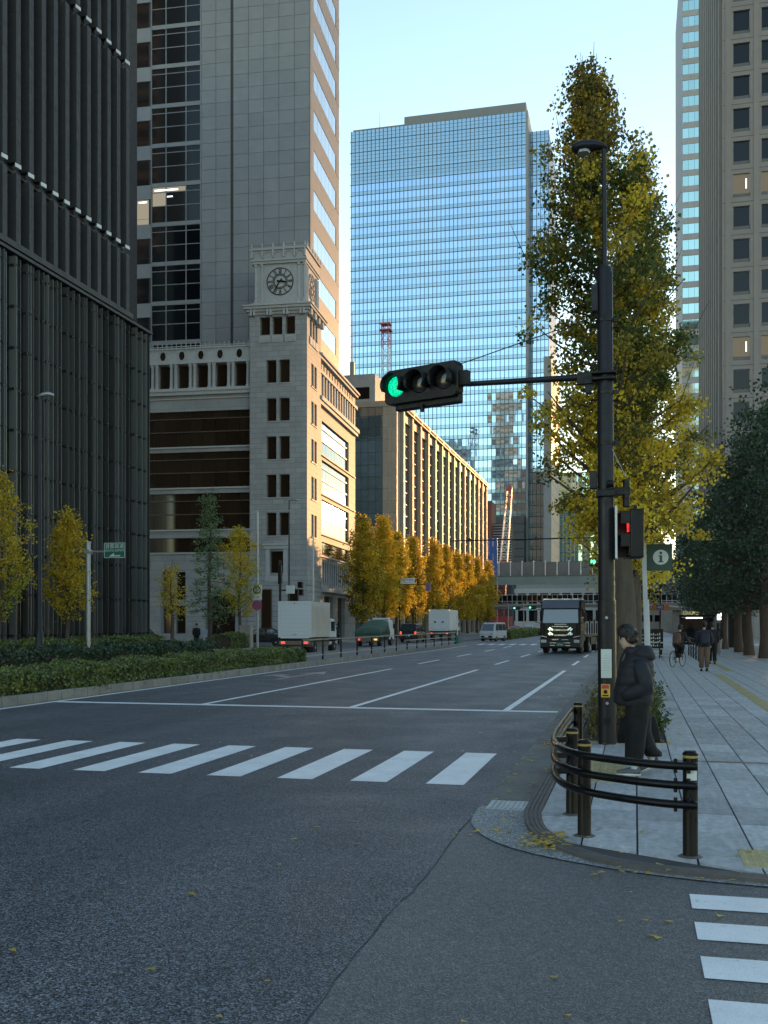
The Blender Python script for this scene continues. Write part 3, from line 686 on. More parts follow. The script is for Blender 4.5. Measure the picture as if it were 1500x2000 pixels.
def curtain(par, x0, x1, y, top, n, nfl, first=5):
    for k in range(nfl):
        z = top - 4.12*(k+1)
        crown = k < first
        band_panes('glass_band', x0, x1, y, z + 1.45, z + 4.0, n, M['gspan'] if crown else M['gblue'], par, .01)
        band_panes('spandrel_band', x0, x1, y, z + .12, z + 1.4, n, M['gspan'], par, .004)
        piece('transom', M['mull'], par, x0 - (.5 if x0 < -30 else 0), x1, y - .14, y + .1, z - .05, z + .11); piece('transom', M['mull'], par, x0, x1, y - .05, y + .1, z + 1.39, z + 1.46)
        if crown: piece('transom', M['mull'], par, x0, x1, y - .05, y + .1, z + 2.7, z + 2.78)
    for i in range(n + 1):
        x = x0 + (x1-x0)*i/n; piece('mullion', M['mull'], par, x - .11, x + .11, y - .16, y + .1, top - 4.12*nfl, top)
MB().box(-33.4, 33.1, .15, 45, 0, 190).build('core', M['mull'], GT)
curtain(GT, -33.5, 33.2, 0, 190, 42, 43)
MB().box(33.25, 40.8, 8.2, 45, 0, 186).build('side_core', M['mull'], GT); curtain(GT, 33.3, 40.8, 8, 186, 5, 42)
MB().box(-13, 33, 1.5, 30, 190, 194).build('roof_screen', M['vroof'], GT); MB().box(-33.3, -13.05, 2, 44, 190, 191.5).build('roof_parapet', M['vroof'], GT)
MB().box(33.22, 33.9, -.3, 8, 20, 190).build('corner_pier', M['panel'], GT)
MB().cyl((-23.5,5,191.5),(-23.5,5,199),.12,.05,5).build('antenna', M['steel'], GT)
gp = mat('podium_louvre', (.06,.065,.07), .6); M['louv'] = gp
for k in range(9): piece('podium_louvre', gp, GT, 19, 33, -4, -.3, 14 + 3*k + .06, 14 + 3*k + 2.92)
MB().box(12, 42, -5, -.25, 0, 13.9).build('podium', gp, GT); MB().box(11, 43, -6, -.2, 13.95, 16).build('podium_roof', M['joint'], GT)
# slab-sided stone building at its right
SB = thing('stone_side_building', 'narrow grey stone block with a brown joint-lined flank beside the blue glass tower', 'building', (-29.6, 362, 0))
MB().box(-1.7, .9, 0, 40, 14, 96).box(-1.2, .5, 2, 38, 0, 14).build('body', M['panel'], SB)
for k in range(19): piece('flank_panel', M['bstone'], SB, .905, .98, .3, 39.5, 14.3 + 4.2*k, 14.3 + 4.2*k + 4.05)
MG = thing('mint_glass_building', 'far mint green glass building seen under the ginkgo leaves above the viaduct', 'building', (-16, 480, 0))
M['mint'] = glass('mint_glass', (.42,.62,.60), .05, .8, rand=.08)
MB().box(-20, 22, .2, 40, 0, 72).build('core', M['mull'], MG)
for k in range(17): band_panes('glass_band', -20, 22, 0, 2 + 4.1*k, 2 + 4.1*k + 3.9, 24, M['mint'], MG, .02)
for i in range(25): piece('mullion', M['whitem'], MG, -20 + 1.75*i - .08, -20 + 1.75*i + .08, -.3, .15, 0, 72)
FB = thing('low_background_building', 'low grey building glimpsed between the viaduct and the footbridge', 'building', (-22, 300, 0))
MB().box(-22, 24, 0, 12, 0, 12).build('body', M['stonep'], FB)
for k in range(14): piece('window', M['dglass'], FB, -21 + 3.2*k, -18.6 + 3.2*k, -.06, -.003, 7.4, 10.6)
for k in range(14): piece('window', M['dglass'], FB, -21 + 3.2*k, -18.6 + 3.2*k, -.06, -.003, 2.4, 5.6)

# ---- right side buildings
RA = thing('stone_office_building', 'tan stone office building with single dark windows at the right edge', 'building', (10.6, 132, 0))
M['tan'] = mat('tan_stone', (.235,.215,.20), .65, var=.08, scale=.7, rand=.07, fine=.05, fscale=12)
ra = MB(); wx = [(1.15 + 3.3*k, 3.15 + 3.3*k) for k in range(8)]; wz = [73.3 - 4.02*k for k in range(-6, 18)]
hh = [(a, b, z - 2.9, z) for a, b in wx for z in wz if z > 4]
wall(ra, fy(0), 0, 28, 0, 104, hh, .35); ra.add([(0,0,0),(0,44,0),(0,44,104),(0,0,104)], [(0,1,2,3)]); ra.box(.0, 28, .4, 44, 103.9, 104)
ra.build('facade', M['tan'], RA)
M['lit2'] = emit('lit_window', (1, .8, .5), .035)
for i, (a, b, c, d) in enumerate(hh):
    if a > 11: continue
    k = round((73.3 - d)/4.02); lit = k in (4, 9) and a < 6
    o = piece('window', M['frame'], RA, a, b, .24, .32, c, c + .5); piece('window_pane', M['dglass'] if not lit else M['lit2'], RA, a + .06, b - .06, .26, .30, c + .51, d - .04)
    if lit: piece('light_tube', M['tube'], RA, a + 1.5, a + 1.62, .24, .255, c + 1.1, c + 2.3)
for z in wz:
    piece('joint_band', M['joint'], RA, -.02, 28, -.012, -.003, z + .48, z + .54)
for k in range(9): piece('facade_rib', M['tan'], RA, .05 + 3.3*k + .2, .05 + 3.3*k + .85, -.09, -.015, 0, 104)
for k in range(11): piece('side_fin', M['tan'], RA, -.4, -.004, 2 + 4*k, 3.0 + 4*k, 0, 104); piece('side_glass', M['mint'], RA, -.06, -.005, 3.3 + 4*k, 5.8 + 4*k, 0, 104)
RB = thing('glass_high_rise', 'slim high-rise with pale green glass bands behind the tan office building', 'building', (11.6, 267, 0))
MB().box(.05, 26, .2, 45, 0, 176).build('core', M['panel'], RB)
for k in range(43):
    z = 2 + 4.02*k
    for i in range(3): piece('glass_pane', M['mint'], RB, .1 + 1.45*i, 1.5 + 1.45*i, 0, .19, z + 1.5, z + 3.95)
    piece('spandrel', M['stonep'], RB, .0, 4.5, -.03, .19, z, z + 1.46)
piece('pier', M['stonep'], RB, 4.55, 9, -.3, .19, 0, 176)
for k in range(4): piece('fin', M['whitem'] if k == 1 else M['stonep'], RB, 5.5 + 1.1*k, 5.8 + 1.1*k, -.8, -.31, 0, 176)

# ---- blocks across the junction behind the viewer (mirrored in the glass ahead) and far ends of the street, with an added sun blocker
def plain_block(name, label, loc, w, d, h, m, wins, fl=3.8, face=1, cols=10):
    o = thing(name, label, 'building', loc); MB().box(-w/2, w/2, 0, d, 0, h).build('walls', M[m], o); MB().box(-w/2+.8, w/2-.8, .8, d-.8, h, h+1.2).build('roof_plant', M['joint'], o)
    y = d + .002 if face > 0 else -.062; pw = w/cols
    for k in range(int(h/fl) - 1): band_panes('window_band', -w/2 + .6, w/2 - .6, y + .03, 1.4 + fl*k + .9, 1.4 + fl*k + 3.0, cols, M[wins], o, .003, pw*.14)
    return o
plain_block('cream_office_tower', 'cream office tower across the junction, seen only mirrored in the blue tower', (-152, -40, 0), 52, 24, 140, 'stonew', 'dglass')
plain_block('grey_office_tower', 'slim grey office tower across the junction, mirrored in the blue tower', (-97, -40, 0), 15, 20, 175, 'panel', 'dglass')
plain_block('horizon_block', 'long dark block added unseen far behind the junction to hide the horizon', (-30, -260, 0), 120, 24, 30, 'vroof', 'dglass', cols=24)  # out of view, added to keep the bright horizon out of reflections
plain_block('horizon_block', 'wide dark block added unseen far behind the right pavement to hide the horizon', (90, -250, 0), 90, 24, 34, 'vroof', 'dglass', cols=18)  # likewise an unseen addition that screens the horizon
plain_block('sun_block', 'unseen block added behind the slim glass high-rise to keep sun off the left', (28, 318, 0), 28, 30, 120, 'panel', 'dglass', face=-1)  # hidden block added to keep the low sun off the finned building
plain_block('street_end_block', 'low brown block closing the far end of the right pavement', (3.5, 335, 0), 24, 16, 21, 'bstone', 'dglass', face=-1)
plain_block('street_end_block', 'low grey block behind the footbridge at the end of the road', (-24, 345, 0), 30, 14, 17, 'panel', 'dglass', face=-1)
# ---------------------------------------------------------------- foliage
M['leaf'] = leafmat('ginkgo_leaf', .5); M['darkleaf'] = leafmat('evergreen_leaf', .22, .42, .5)
M['bark'] = mat('bark', (.085,.068,.052), .9, var=.35, scale=9, bump=.9, bscale=22, stretch=(1,1,.18)); M['barkred'] = mat('red_bark', (.075,.05,.038), .9, var=.3, scale=8, bump=.8, bscale=20, stretch=(1,1,.2))
M['blossom'] = mat('white_petal', (.7,.68,.66), .7)
def leaves_mesh(name, c, size, col, m, up=.25, shape=1.0):
    """one mesh of kite-shaped leaves at the points c (n,3), own colour each"""
    n = len(c); a = rng.normal(size=(n,3)); a /= np.linalg.norm(a, axis=1)[:,None]
    t = rng.normal(size=(n,3)); t[:,2] += up; b = np.cross(a, t); b /= np.linalg.norm(b, axis=1)[:,None] + 1e-9
    nn = np.cross(a, b); s = (size * rng.uniform(.65, 1.3, n))[:,None]
    v = np.empty((n,4,3)); v[:,0] = c - a*s*.5; v[:,1] = c + a*s*.12 + b*s*.5*shape + nn*s*.13; v[:,2] = c + a*s*.5; v[:,3] = c + a*s*.12 - b*s*.5*shape + nn*s*.13
    me = bpy.data.meshes.new(name); me.vertices.add(4*n); me.vertices.foreach_set('co', v.reshape(-1).astype(np.float32))
    me.loops.add(4*n); me.loops.foreach_set('vertex_index', np.arange(4*n, dtype=np.int32)); me.polygons.add(n)
    me.polygons.foreach_set('loop_start', np.arange(0, 4*n, 4, dtype=np.int32)); me.update(calc_edges=True)
    at = me.attributes.new('lc', 'FLOAT_COLOR', 'POINT'); cc = np.ones((n,4,4), np.float32); cc[:,:,:3] = np.clip(col, 0, .85)[:,None,:]; at.data.foreach_set('color', cc.reshape(-1))
    me.materials.append(m); return me
PAL = dict(green=np.array((.055,.085,.022)), olive=np.array((.15,.135,.028)), yellow=np.array((.66,.47,.045)), orange=np.array((.70,.38,.03)), lime=np.array((.34,.36,.05)), dark=np.array((.028,.055,.028)), dark2=np.array((.055,.095,.045)), brown=np.array((.16,.085,.04)))
def make_tree(name, label, cat, loc, H, base, prof, tr, nl, per, spread, leaf, colf, seed, mats=('leaf','bark'), lean=(0,0), rise=.9, group=None, clus=6, twigs=True, flat=1.0, clear=0, asym=0):
    """trunk, tapering limbs and leaf clusters along them; prof(u) is the crown radius at height fraction u"""
    global rng
    keep = rng; rng = np.random.default_rng(seed); T = thing(name, label, cat, loc, group=group)
    axis = lambda z: np.array((lean[0]*(z/H)**1.2 + .05*math.sin(z*1.3+seed), lean[1]*(z/H)**1.2 + .05*math.cos(z*1.1+seed), z))
    zs = np.linspace(0, H*.97, 12)
    MB().tube([axis(z) for z in zs], [tr*(1.25 if i == 0 else 1)*(1 - .93*(z/H)) + .008 for i, z in enumerate(zs)], 10).build('trunk', M[mats[1]], T, True)
    br = MB(); C = []; K = []
    for i in range(nl):
        u = (i + rng.uniform(0,1)) / nl; z = base + (H - base)*u*.97; az = i*2.39996 + rng.uniform(-.4,.4)
        r = max(prof(u), .12) * rng.uniform(.62, 1.15) * (1 - asym*(math.cos(az) < 0)*max(0, 1-u*2.4)); d = np.array((math.cos(az), math.sin(az)*flat, 0)); p0 = axis(z)
        rr = rise * rng.uniform(.6, 1.3); pts = [p0 + d*r*q + np.array((0,0,1))*r*rr*(q**1.4) for q in (0,.35,.7,1)]
        if pts[-1][2] > clear + .25: br.tube(pts, [max(tr*.28*(1-u), .012)*(1-.8*q) for q in (0,.35,.7,1)], 5)
        tone = rng.normal(0, .16)
        for _ in range(clus):
            q = rng.uniform(.18, 1.08)**.8; c = p0 + d*r*q + np.array((0,0,1))*r*rr*(q**1.4) + rng.normal(0, spread*.8, 3)*(.5+.5*q)
            k = max(3, int(per * rng.uniform(.45, 1.4) * (1 - .5*max(0, u-.6)/.4))); P = c + np.clip(rng.normal(0, 1, (k,3)), -1.7, 1.7)*spread*np.array((1,1,.75))*rng.uniform(.6,1.35)
            C.append(P); K.append(colf(P, H, base, tone + rng.normal(0,.1), k))
        if twigs and rng.uniform() < .25 + .5*(u > .8):
            e = pts[-1]; br.tube([e, e + d*.18*r + np.array((0,0,.35+.3*rng.uniform()))], [.008,.003], 4)
    br.build('branches', M[mats[1]], T)
    C = np.concatenate(C); K = np.concatenate(K); ok = C[:,2] > clear; C = C[ok]; K = K[ok]; place('crown', leaves_mesh('crown', C, leaf, K, M[mats[0]]), T)
    rng = keep; return T
def mixc(a, b, t): t = np.clip(t, 0, 1)[:,None]; return PAL[a]*(1-t) + PAL[b]*t
def ginkgo_col(P, H, base, tone, k):
    u = (P[:,2]-base)/(H-base); y = 1.15 - 1.25*np.clip(u,0,.62) + .35*np.clip(u-.62,0,1) + tone*2.4 + rng.normal(0,.2,k)
    c = np.where((y < .5)[:,None], mixc('green','olive', y*2), mixc('olive','yellow', (y-.5)*1.1)); brn = (u > .8)[:,None]
    return np.where(brn, c*.8 + PAL['brown']*.25, c) * rng.uniform(1.0, 1.75, (k,1))
def autumn(a, b, bias=0):
    def f(P, H, base, tone, k):
        u = (P[:,2]-base)/(H-base); return mixc(a, b, .25 + .6*u + bias + tone*2 + rng.normal(0,.22,k)) * rng.uniform(.75,1.25,(k,1))
    return f
def dark_col(P, H, base, tone, k): return mixc('dark','dark2', .5 + tone*2 + rng.normal(0,.25,k)) * rng.uniform(.7,1.3,(k,1))
lerp = lambda xs, ys: (lambda u: float(np.interp(u, xs, ys)))
# street ginkgos on the right pavement
p1 = lerp((0,.06,.2,.4,.55,.75,.88,1), (1.25,1.8,1.7,1.45,1.4,.9,.36,.06)); p2 = lerp((0,.1,.4,.7,.9,1), (1.2,1.5,1.4,.95,.36,.06))
make_tree('ginkgo_tree', 'tall yellowing ginkgo tree right behind the dark signal pole', 'tree', (-.12, 18.4, .05), 11.75, 2.75, p1, .22, 150, 62, .125, .062, ginkgo_col, 11, lean=(-.72,-.1), clus=7, rise=.62, clear=3.25, asym=.45)
make_tree('ginkgo_tree', 'second ginkgo with a separate brownish tip showing right of the first crown', 'tree', (-.05, 27.2, .03), 14.2, 2.8, p2, .2, 120, 52, .15, .072, ginkgo_col, 12, lean=(.2,0), clus=7, rise=.62)
make_tree('ginkgo_tree', 'third ginkgo along the kerb, mostly hidden by the two before it', 'tree', (-.1, 36.5, .03), 12.0, 2.8, p2, .2, 60, 26, .24, .11, ginkgo_col, 13, clus=7)
make_tree('ginkgo_tree', 'far roadside ginkgo whose yellow leaves show between the black truck and the pole', 'tree', (-.3, 58, .03), 11, 1.8, p2, .2, 60, 24, .28, .13, autumn('olive','yellow',.1), 14, clus=7)
# dark evergreens at the right
evp = lerp((0,.12,.4,.75,1), (2.6,3.5,3.7,2.6,.7))
ev_lab = ['dark evergreen tree nearest the camera at the right edge, trunk out of view', 'dark evergreen tree overhanging the pavement at the right, second of the row', 'dark evergreen with the rightmost visible trunk',
          'dark evergreen with the thick trunk second from the right', 'dark evergreen with the third trunk from the right', 'dark evergreen with the trunk beside the dark kiosk', 'farthest dark evergreen of the right-hand row above the pedestrians']
for i, (x, y, h) in enumerate(((8.8,38,14.6),(8.0,47,14.2),(6.5,55.8,12.8),(6.25,61,11.6),(6.3,67,10.8),(6.1,75,10.5),(5.8,86,10))):
    make_tree('evergreen_tree', ev_lab[i], 'tree', (x, y, .03), h, 2.5 if i > 1 else 3.2, evp, .26, 70, 34, .34, .15, dark_col, 30+i, ('darkleaf','barkred'), rise=.35, group='dark evergreens along the right pavement', clus=8, twigs=False)
# far side of the boulevard
colp = lerp((0,.08,.35,.7,1), (1.5,2.0,1.9,1.1,.15)); thin = lerp((0,.2,.6,1), (.8,.85,.7,.3)); wide = lerp((0,.15,.5,.8,1), (1.1,1.7,1.5,.8,.2))
AU = autumn('lime','yellow',.4); YL = autumn('lime','yellow',.15); GO = autumn('olive','yellow',.55)
far = [(-27.2,39.4,8.3,1.9,wide,YL,'yellow ginkgo cut by the left edge of the picture'),(-27,44.6,7.1,1.7,lerp((0,.1,.3,.45,.7,1),(1.25,1.4,.95,.9,.8,.25)),AU,'golden ginkgo left of the green expressway sign'),
  (-27,56.2,5.0,1.9,lerp((0,.3,.6,1),(.55,.75,.6,.3)),AU,'small sparse golden tree in front of the clock building'),(-27,67,8.5,2.0,wide,YL,'lime yellow tree in front of the clock tower base'),
  (-27,100.5,12.6,1.7,colp,autumn('olive','yellow',.2),'olive gold ginkgo just right of the glowing facade'),(-26.4,107,13.2,2.2,colp,AU,'tall golden ginkgo beside the pier-fronted corner'),(-27,115.5,12.4,2.2,colp,AU,'golden ginkgo left of a slim lamp post'),
  (-26.6,122.5,12.4,2.2,colp,GO,'orange ginkgo right of a slim lamp post'),(-27,138,13.4,1.9,colp,GO,'first orange ginkgo of the dense far row'),(-27,147.5,13.2,2,colp,GO,'second orange ginkgo of the dense far row'),
  (-27,157,12.8,2,colp,GO,'third orange ginkgo of the dense far row'),(-27,167,13.2,2,colp,GO,'fourth orange ginkgo of the dense far row'),(-27,178,13.4,2,colp,GO,'fifth orange ginkgo of the dense far row'),(-26.8,190,13.4,1.8,colp,GO,'last orange ginkgo of the far row, next to the viaduct')]
for i, (x, y, h, b, pr, cf, lab) in enumerate(far):
    sp = i == 2
    make_tree('ginkgo_tree' if not sp else 'young_tree', lab, 'tree', (x, y, .14), h, b, pr, .13 if i < 4 else .19, 46 if sp else 54 if i < 4 else 66, 9 if sp else 19 if i < 4 else 26, .16 if i < 4 else .3, .105 if i < 4 else .2, cf, 60+i, clus=4 if sp else 8 if i < 8 else 6, group='autumn trees across the boulevard', twigs=i < 4)
# tall open conifer in front of the clock building
conp = lerp((0,.1,.3,.55,.8,1), (1.7,2.2,1.5,.95,.55,.12))
make_tree('conifer', 'tall open grey-green conifer before the stone wall left of the clock tower', 'tree', (-28.6, 65.5, .14), 11, 2.0, conp, .17, 54, 16, .18, .12, lambda P,H,b,t,k: (PAL['dark2']*2.0+np.array((.05,.05,.02)))*rng.uniform(.6,1.3,(k,1)), 80, rise=-.12, clus=6, twigs=False)
# hedges
def hedge(label, x0, x1, y0, y1, z0, z1, n, leaf, seed, cols=('dark2','lime',.27)):
    g = np.random.default_rng(seed); H = thing('hedge', label, 'hedge', ((x0+x1)/2, y0, z0)); cx = (x0+x1)/2; w = (x1-x0)/2
    MB().box(-w*.82, w*.82, .1, y1-y0-.1, 0, (z1-z0)*.86).build('hedge_core', M['soil'], H)  # solid dark filler box, added so nothing shows through the leaves
    y = g.uniform(0, y1-y0, n); side = g.uniform(0, 1, n); h = z1 - z0; wob = .07*np.sin(y*1.7+seed) + .05*np.sin(y*4.1) + .04*np.sin(y*9.7+2*np.sin(y)) + .05*np.abs(np.sin(y*2.9+1))
    top = side < .5; x = np.where(top, g.uniform(-w, w, n), np.where(side < .82, w, -w) + g.normal(0,.035,n) + wob*.8)
    z = np.where(top, h + wob + g.normal(0,.035,n) - .10*(np.abs(x)/w)**4*h, g.uniform(.02, 1, n)*(h + wob))
    col = PAL[cols[0]]*1.15 + (PAL[cols[1]]-PAL[cols[0]])*np.clip(g.normal(cols[2],.14,n) + .12*np.sin(y*2.3+seed)*np.sin(y*.9),0,.75)[:,None]; col = col*g.uniform(.6,1.35,(n,1))
    place('foliage', leaves_mesh('foliage', np.stack([x,y,z],1), leaf, col, M['darkleaf'], up=.8), H); return H
hedge('long clipped hedge behind the kerb of the median, nearest the road', -15.0, -13.85, 16.3, 42, .17, .68, 42000, .062, 1)
hedge('taller clipped hedge on the median behind the nearest one', -17.4, -16.3, 16.3, 38, .17, 1.02, 24000, .075, 2, ('dark','dark2',.35))
hedge('far clipped hedge below the glass screen across the boulevard', -27.1, -25.9, 20, 53, .14, 1.0, 22000, .09, 3)
hedge('short clipped hedge below the lime yellow tree across the boulevard', -27.1, -25.9, 62.5, 65.8, .14, 1.05, 3000, .1, 4)
hedge('low green hedge beside the far turning lane behind the silver van', -17.2, -13.8, 116, 160, .02, .9, 9000, .2, 5)
# trailing ivy over the median kerb
def scatter(name, cx, cy, cz, sx, sy, sz, n, leaf, cols, m, seed, up=.5, shape=1.0):
    g = np.random.default_rng(seed); P = np.concatenate([g.normal(0,1,(n,3))*np.array((sx,sy,sz)) + np.array((a,b,cz)) for a, b in zip(cx, cy)]); P[:,2] = np.abs(P[:,2]-.03)+.03
    k = len(P); col = PAL[cols[0]] + (PAL[cols[1]]-PAL[cols[0]])*g.uniform(0,1,(k,1))*.5; return tag(place(name, leaves_mesh(name, P, leaf, col*g.uniform(.6,1.4,(k,1)), m, up, shape)), kind='stuff')
scatter('trailing_groundcover', [-13.55,-13.6,-13.6,-13.65,-13.55,-13.6,-13.65,-13.6,-13.7,-13.6], [17.6,18.3,19.0,23.2,24.0,26.2,29,31.5,34,37.5], .26, .07, .5, .09, 420, .06, ('dark2','lime'), M['darkleaf'], 9)
# plants in the bed round the first ginkgo
def bed_plants():
    g = np.random.default_rng(5); b = MB(); V = []
    for i in range(340):
        x, y = g.uniform(-.68,.36), 16.25 + g.uniform(0,1)**1.6*10; h = g.uniform(.25,.78); a = g.uniform(0,6.28); l = g.uniform(.05,.28); w = .009
        p = [np.array((x,y,.05)), np.array((x+l*.3*math.cos(a),y+l*.3*math.sin(a),.05+h*.6)), np.array((x+l*math.cos(a),y+l*math.sin(a),.05+h))]
        b.tube(p, [.006,.005,.002], 3); V += [p[0]+(p[2]-p[0])*g.uniform(.2,1) + g.normal(0,.05,3) for _ in range(34)]
    st = tag(b.build('bed_stems', mat('dry_stem', (.16,.13,.07), .8)), kind='stuff')
    P = np.array(V); P[:,2] = np.maximum(P[:,2], .07); k = len(P); r = g.uniform(0,1,(k,1))
    col = np.where(P[:,:1] > -.05, PAL['green']*1.25, PAL['olive']*1.1 + .02)*g.uniform(.55,1.4,(k,1)) + (r > .9)*np.array((.10,.09,.06))
    tag(place('bed_foliage', leaves_mesh('bed_foliage', P, .065, col, M['leaf'], .8, .55)), kind='stuff')
    fl = MB()
    for i in range(16):
        c = (g.uniform(-.72,.34), 16.3 + g.uniform(0,2.4), g.uniform(.5,.78))
        for q in range(6): a = q*1.05; fl.add([c,(c[0]+.035*math.cos(a),c[1]+.035*math.sin(a),c[2]+.02),(c[0]+.035*math.cos(a+.8),c[1]+.035*math.sin(a+.8),c[2]+.02)], [(0,1,2)])
    tag(fl.build('bed_flowers', M['blossom']), kind='stuff')
bed_plants()
# fallen leaves
def litter():
    g = np.random.default_rng(21); P = []
    def put(n, fx_, fy_, z): P.append(np.stack([fx_(n), fy_(n), np.full(n, z) + g.uniform(0,.006,n)], 1))
    put(120, lambda n: g.uniform(-1.5,-.95,n), lambda n: g.uniform(8.6,22,n), .016); put(150, lambda n: g.normal(-.72,.09,n), lambda n: g.normal(8.62,.16,n), .03)
    put(150, lambda n: g.normal(-1.15,.1,n), lambda n: g.normal(15.6,.35,n), .018); put(190, lambda n: g.uniform(-.85,.55,n), lambda n: g.uniform(15.5,16.25,n), .042)
    put(90, lambda n: g.uniform(-.6,3.4,n), lambda n: g.uniform(8.2,20,n), .036); put(60, lambda n: g.uniform(.4,.8,n), lambda n: g.uniform(16,27,n), .036)
    put(46, lambda n: g.uniform(-3.5,3.2,n), lambda n: g.uniform(3.6,9,n), .01); put(26, lambda n: g.uniform(-.3,2,n), lambda n: 7.72 + g.normal(0,.12,n), .03); put(20, lambda n: g.uniform(-8,-1.6,n), lambda n: g.uniform(7,20,n), .01)
    put(70, lambda n: g.normal(-1.9,.4,n), lambda n: g.uniform(12,40,n), .01)
    C = np.concatenate(P); n = len(C); s = g.uniform(.02,.042,n); a = g.uniform(0,6.28,n); V = np.empty((n,5,3))
    for i, (r, da, dz) in enumerate(((.9,math.pi,0),(1,-.85,.18),(.75,-.25,.1),(.75,.25,.12),(1,.85,.2))):
        V[:,i,0] = C[:,0] + s*r*np.cos(a+da); V[:,i,1] = C[:,1] + s*r*np.sin(a+da); V[:,i,2] = C[:,2] + s*dz*g.uniform(0,1.6,n)
    me = bpy.data.meshes.new('fallen_leaves'); me.from_pydata(V.reshape(-1,3).tolist(), [], [tuple(range(5*i,5*i+5)) for i in range(n)])
    at = me.attributes.new('lc','FLOAT_COLOR','POINT'); col = (PAL['yellow']*1.05+.03)*g.uniform(.55,1.25,(n,1)) + g.uniform(0,.12,(n,1)); cc = np.ones((n,5,4),np.float32); cc[:,:,:3] = col[:,None,:]; at.data.foreach_set('color', cc.reshape(-1))
    me.materials.append(M['leaf']); tag(place('fallen_leaves', me), kind='stuff')
litter()
# ---------------------------------------------------------------- street furniture
def led(name, col, strength, dots=70):
    m, n, l, p = base(name); g = n.new('ShaderNodeNewGeometry'); v = n.new('ShaderNodeTexVoronoi'); v.inputs['Scale'].default_value = dots; l.new(g.outputs['Position'], v.inputs['Vector'])
    p.inputs['Base Color'].default_value = (*[c*.15 for c in col], 1); p.inputs['Emission Color'].default_value = (*col, 1)
    l.new(mrange(n, l, v.outputs['Distance'], strength*1.7, strength*.35, 0, .55), p.inputs['Emission Strength']); return m
M['greenled'] = led('green_led', (.0,.62,.30), .75, 60); M['redled'] = led('red_led', (1,.03,.03), .9, 60); M['farled'] = emit('far_green_lamp', (.1,.9,.5), 1.3)
M['lens'] = glass('dark_lens', (.02,.015,.012), .15); M['signgreen'] = mat('sign_green', (.015,.12,.07), .45, var=.08); M['infogreen'] = mat('info_green', (.012,.055,.038), .4, var=.12)
M['signwhite'] = mat('sign_white', (.62,.66,.64), .5, var=.06); M['red'] = mat('red_paint', (.45,.04,.05), .45); M['cream'] = mat('sticker_paper', (.52,.58,.52), .6, var=.08); M['yellow'] = mat('yellow_paint', (.62,.36,.03), .4)
M['blue'] = mat('blue_paint', (.03,.10,.32), .5); M['purple'] = mat('sign_blue_purple', (.16,.10,.22), .5); M['orange'] = mat('orange_paint', (.6,.17,.03), .5)
# signal and lamp pole
SP = thing('signal_pole', 'tall dark pole carrying the signal arm and a street lamp, at the corner', 'pole', (-.40, 15.7, .03), rot=(0, R(-.35), 0))
MB().lathe([(.139,0),(.139,.02),(.137,2.16)], 12).build('lower_shaft', M['pole'], SP, True)
MB().lathe([(.125,2.161),(.118,7.14),(.10,7.19)], 12).build('upper_shaft', M['pole'], SP, True)
for a in (0, 1.05, 2.1, 3.14, -1.05, -2.1): MB().box(-.006,.006,-.124,-.112,2.2,7.1).build('shaft_rib', M['pole'], SP, rot=(0,0,a))
MB().cyl((0,0,7.19),(0,0,9.0),.04,.034,10).build('lamp_mast', M['pole'], SP, True)
lh = MB(); lh.loft([[(x, w*math.cos(2*math.pi*k/14), z + h*math.sin(2*math.pi*k/14)) for k in range(14)] for x, w, h, z in ((.05,.04,.03,9.0),(-.02,.07,.05,9.03),(-.14,.10,.075,9.05),(-.3,.13,.09,9.05),(-.42,.12,.08,9.04),(-.47,.06,.04,9.03))])
lho = lh.build('lamp_head', M['pole'], SP, 2); MB().lathe([(.09,8.945),(.10,8.98)], 14, (-.3,0,0)).build('lamp_glass', M['steel'], lho)
MB().tube([(-.1,0,5.555),(-.6,0,5.555),(-2.12,0,5.56)], [.055,.05,.04], 12).build('signal_arm', M['pole'], SP, True)
MB().box(-.2,.17,-.17,.17,5.47,5.51).box(-.2,.17,-.17,.17,5.56,5.6).box(-.42,-.13,-.05,.05,5.44,5.62).box(-.3,-.2,-.03,.03,5.3,5.44).build('arm_clamp', M['black'], SP, bevel=.008)
MB().tube([(-.12,0,6.47),(-.5,0,6.36),(-2.4,0,5.83)], .009, 5).build('stay_wire', M['black'], SP)
MB().box(-.2,-.1,-.09,.09,6.52,6.93).build('control_box', M['pole'], SP, bevel=.01); MB().box(-.24,-.13,-.08,.08,3.85,4.12).build('junction_box', M['pole'], SP, bevel=.01)
for z in (6.36, 5.27, 4.5):
    MB().lathe([(.13,z),(.132,z+.05)], 12).box(.12,.2,-.02,.02,z,z+.06).build('strap', M['black'], SP)
for z in (6.3, 5.2): MB().tube([(-.12,0,z),(-.2,0,z),(-.22,0,z-.05)], .013, 6).build('step_bolt', M['black'], SP); 
for z in (6.27, 5.17): MB().tube([(.12,0,z),(.2,0,z),(.22,0,z-.05)], .013, 6).build('step_bolt', M['black'], SP)
MB().box(-.14,.14,-.16,.14,3.72,3.82).box(.1,.36,-.05,.05,3.74,3.86).cyl((.3,0,3.56),(.3,0,3.98),.055,.055,10).cyl((.02,-.15,3.9),(.12,-.17,3.9),.055,.05,10).build('walk_signal_bracket', M['black'], SP, bevel=.008)
MB().tube([(.05,-.08,4.52),(.3,-.02,4.0)], .006, 5).build('bracket_wire', M['steel'], SP)
MB().box(.135,.165,-.25,.2,2.78,3.56).build('edge_on_plate', M['signwhite'], SP)
st = MB().box(-.085,.07,-.1465,-.141,1.0,1.43).build('notice_sticker', M['cream'], SP)
for k, w in enumerate((.03,.11,.1,.12,.09,.12,.1)): MB().box(-.007-w/2,-.007+w/2,-.1478,-.1467,1.33-.036*k,1.337-.036*k).build('printed_line', M['steel'], st)
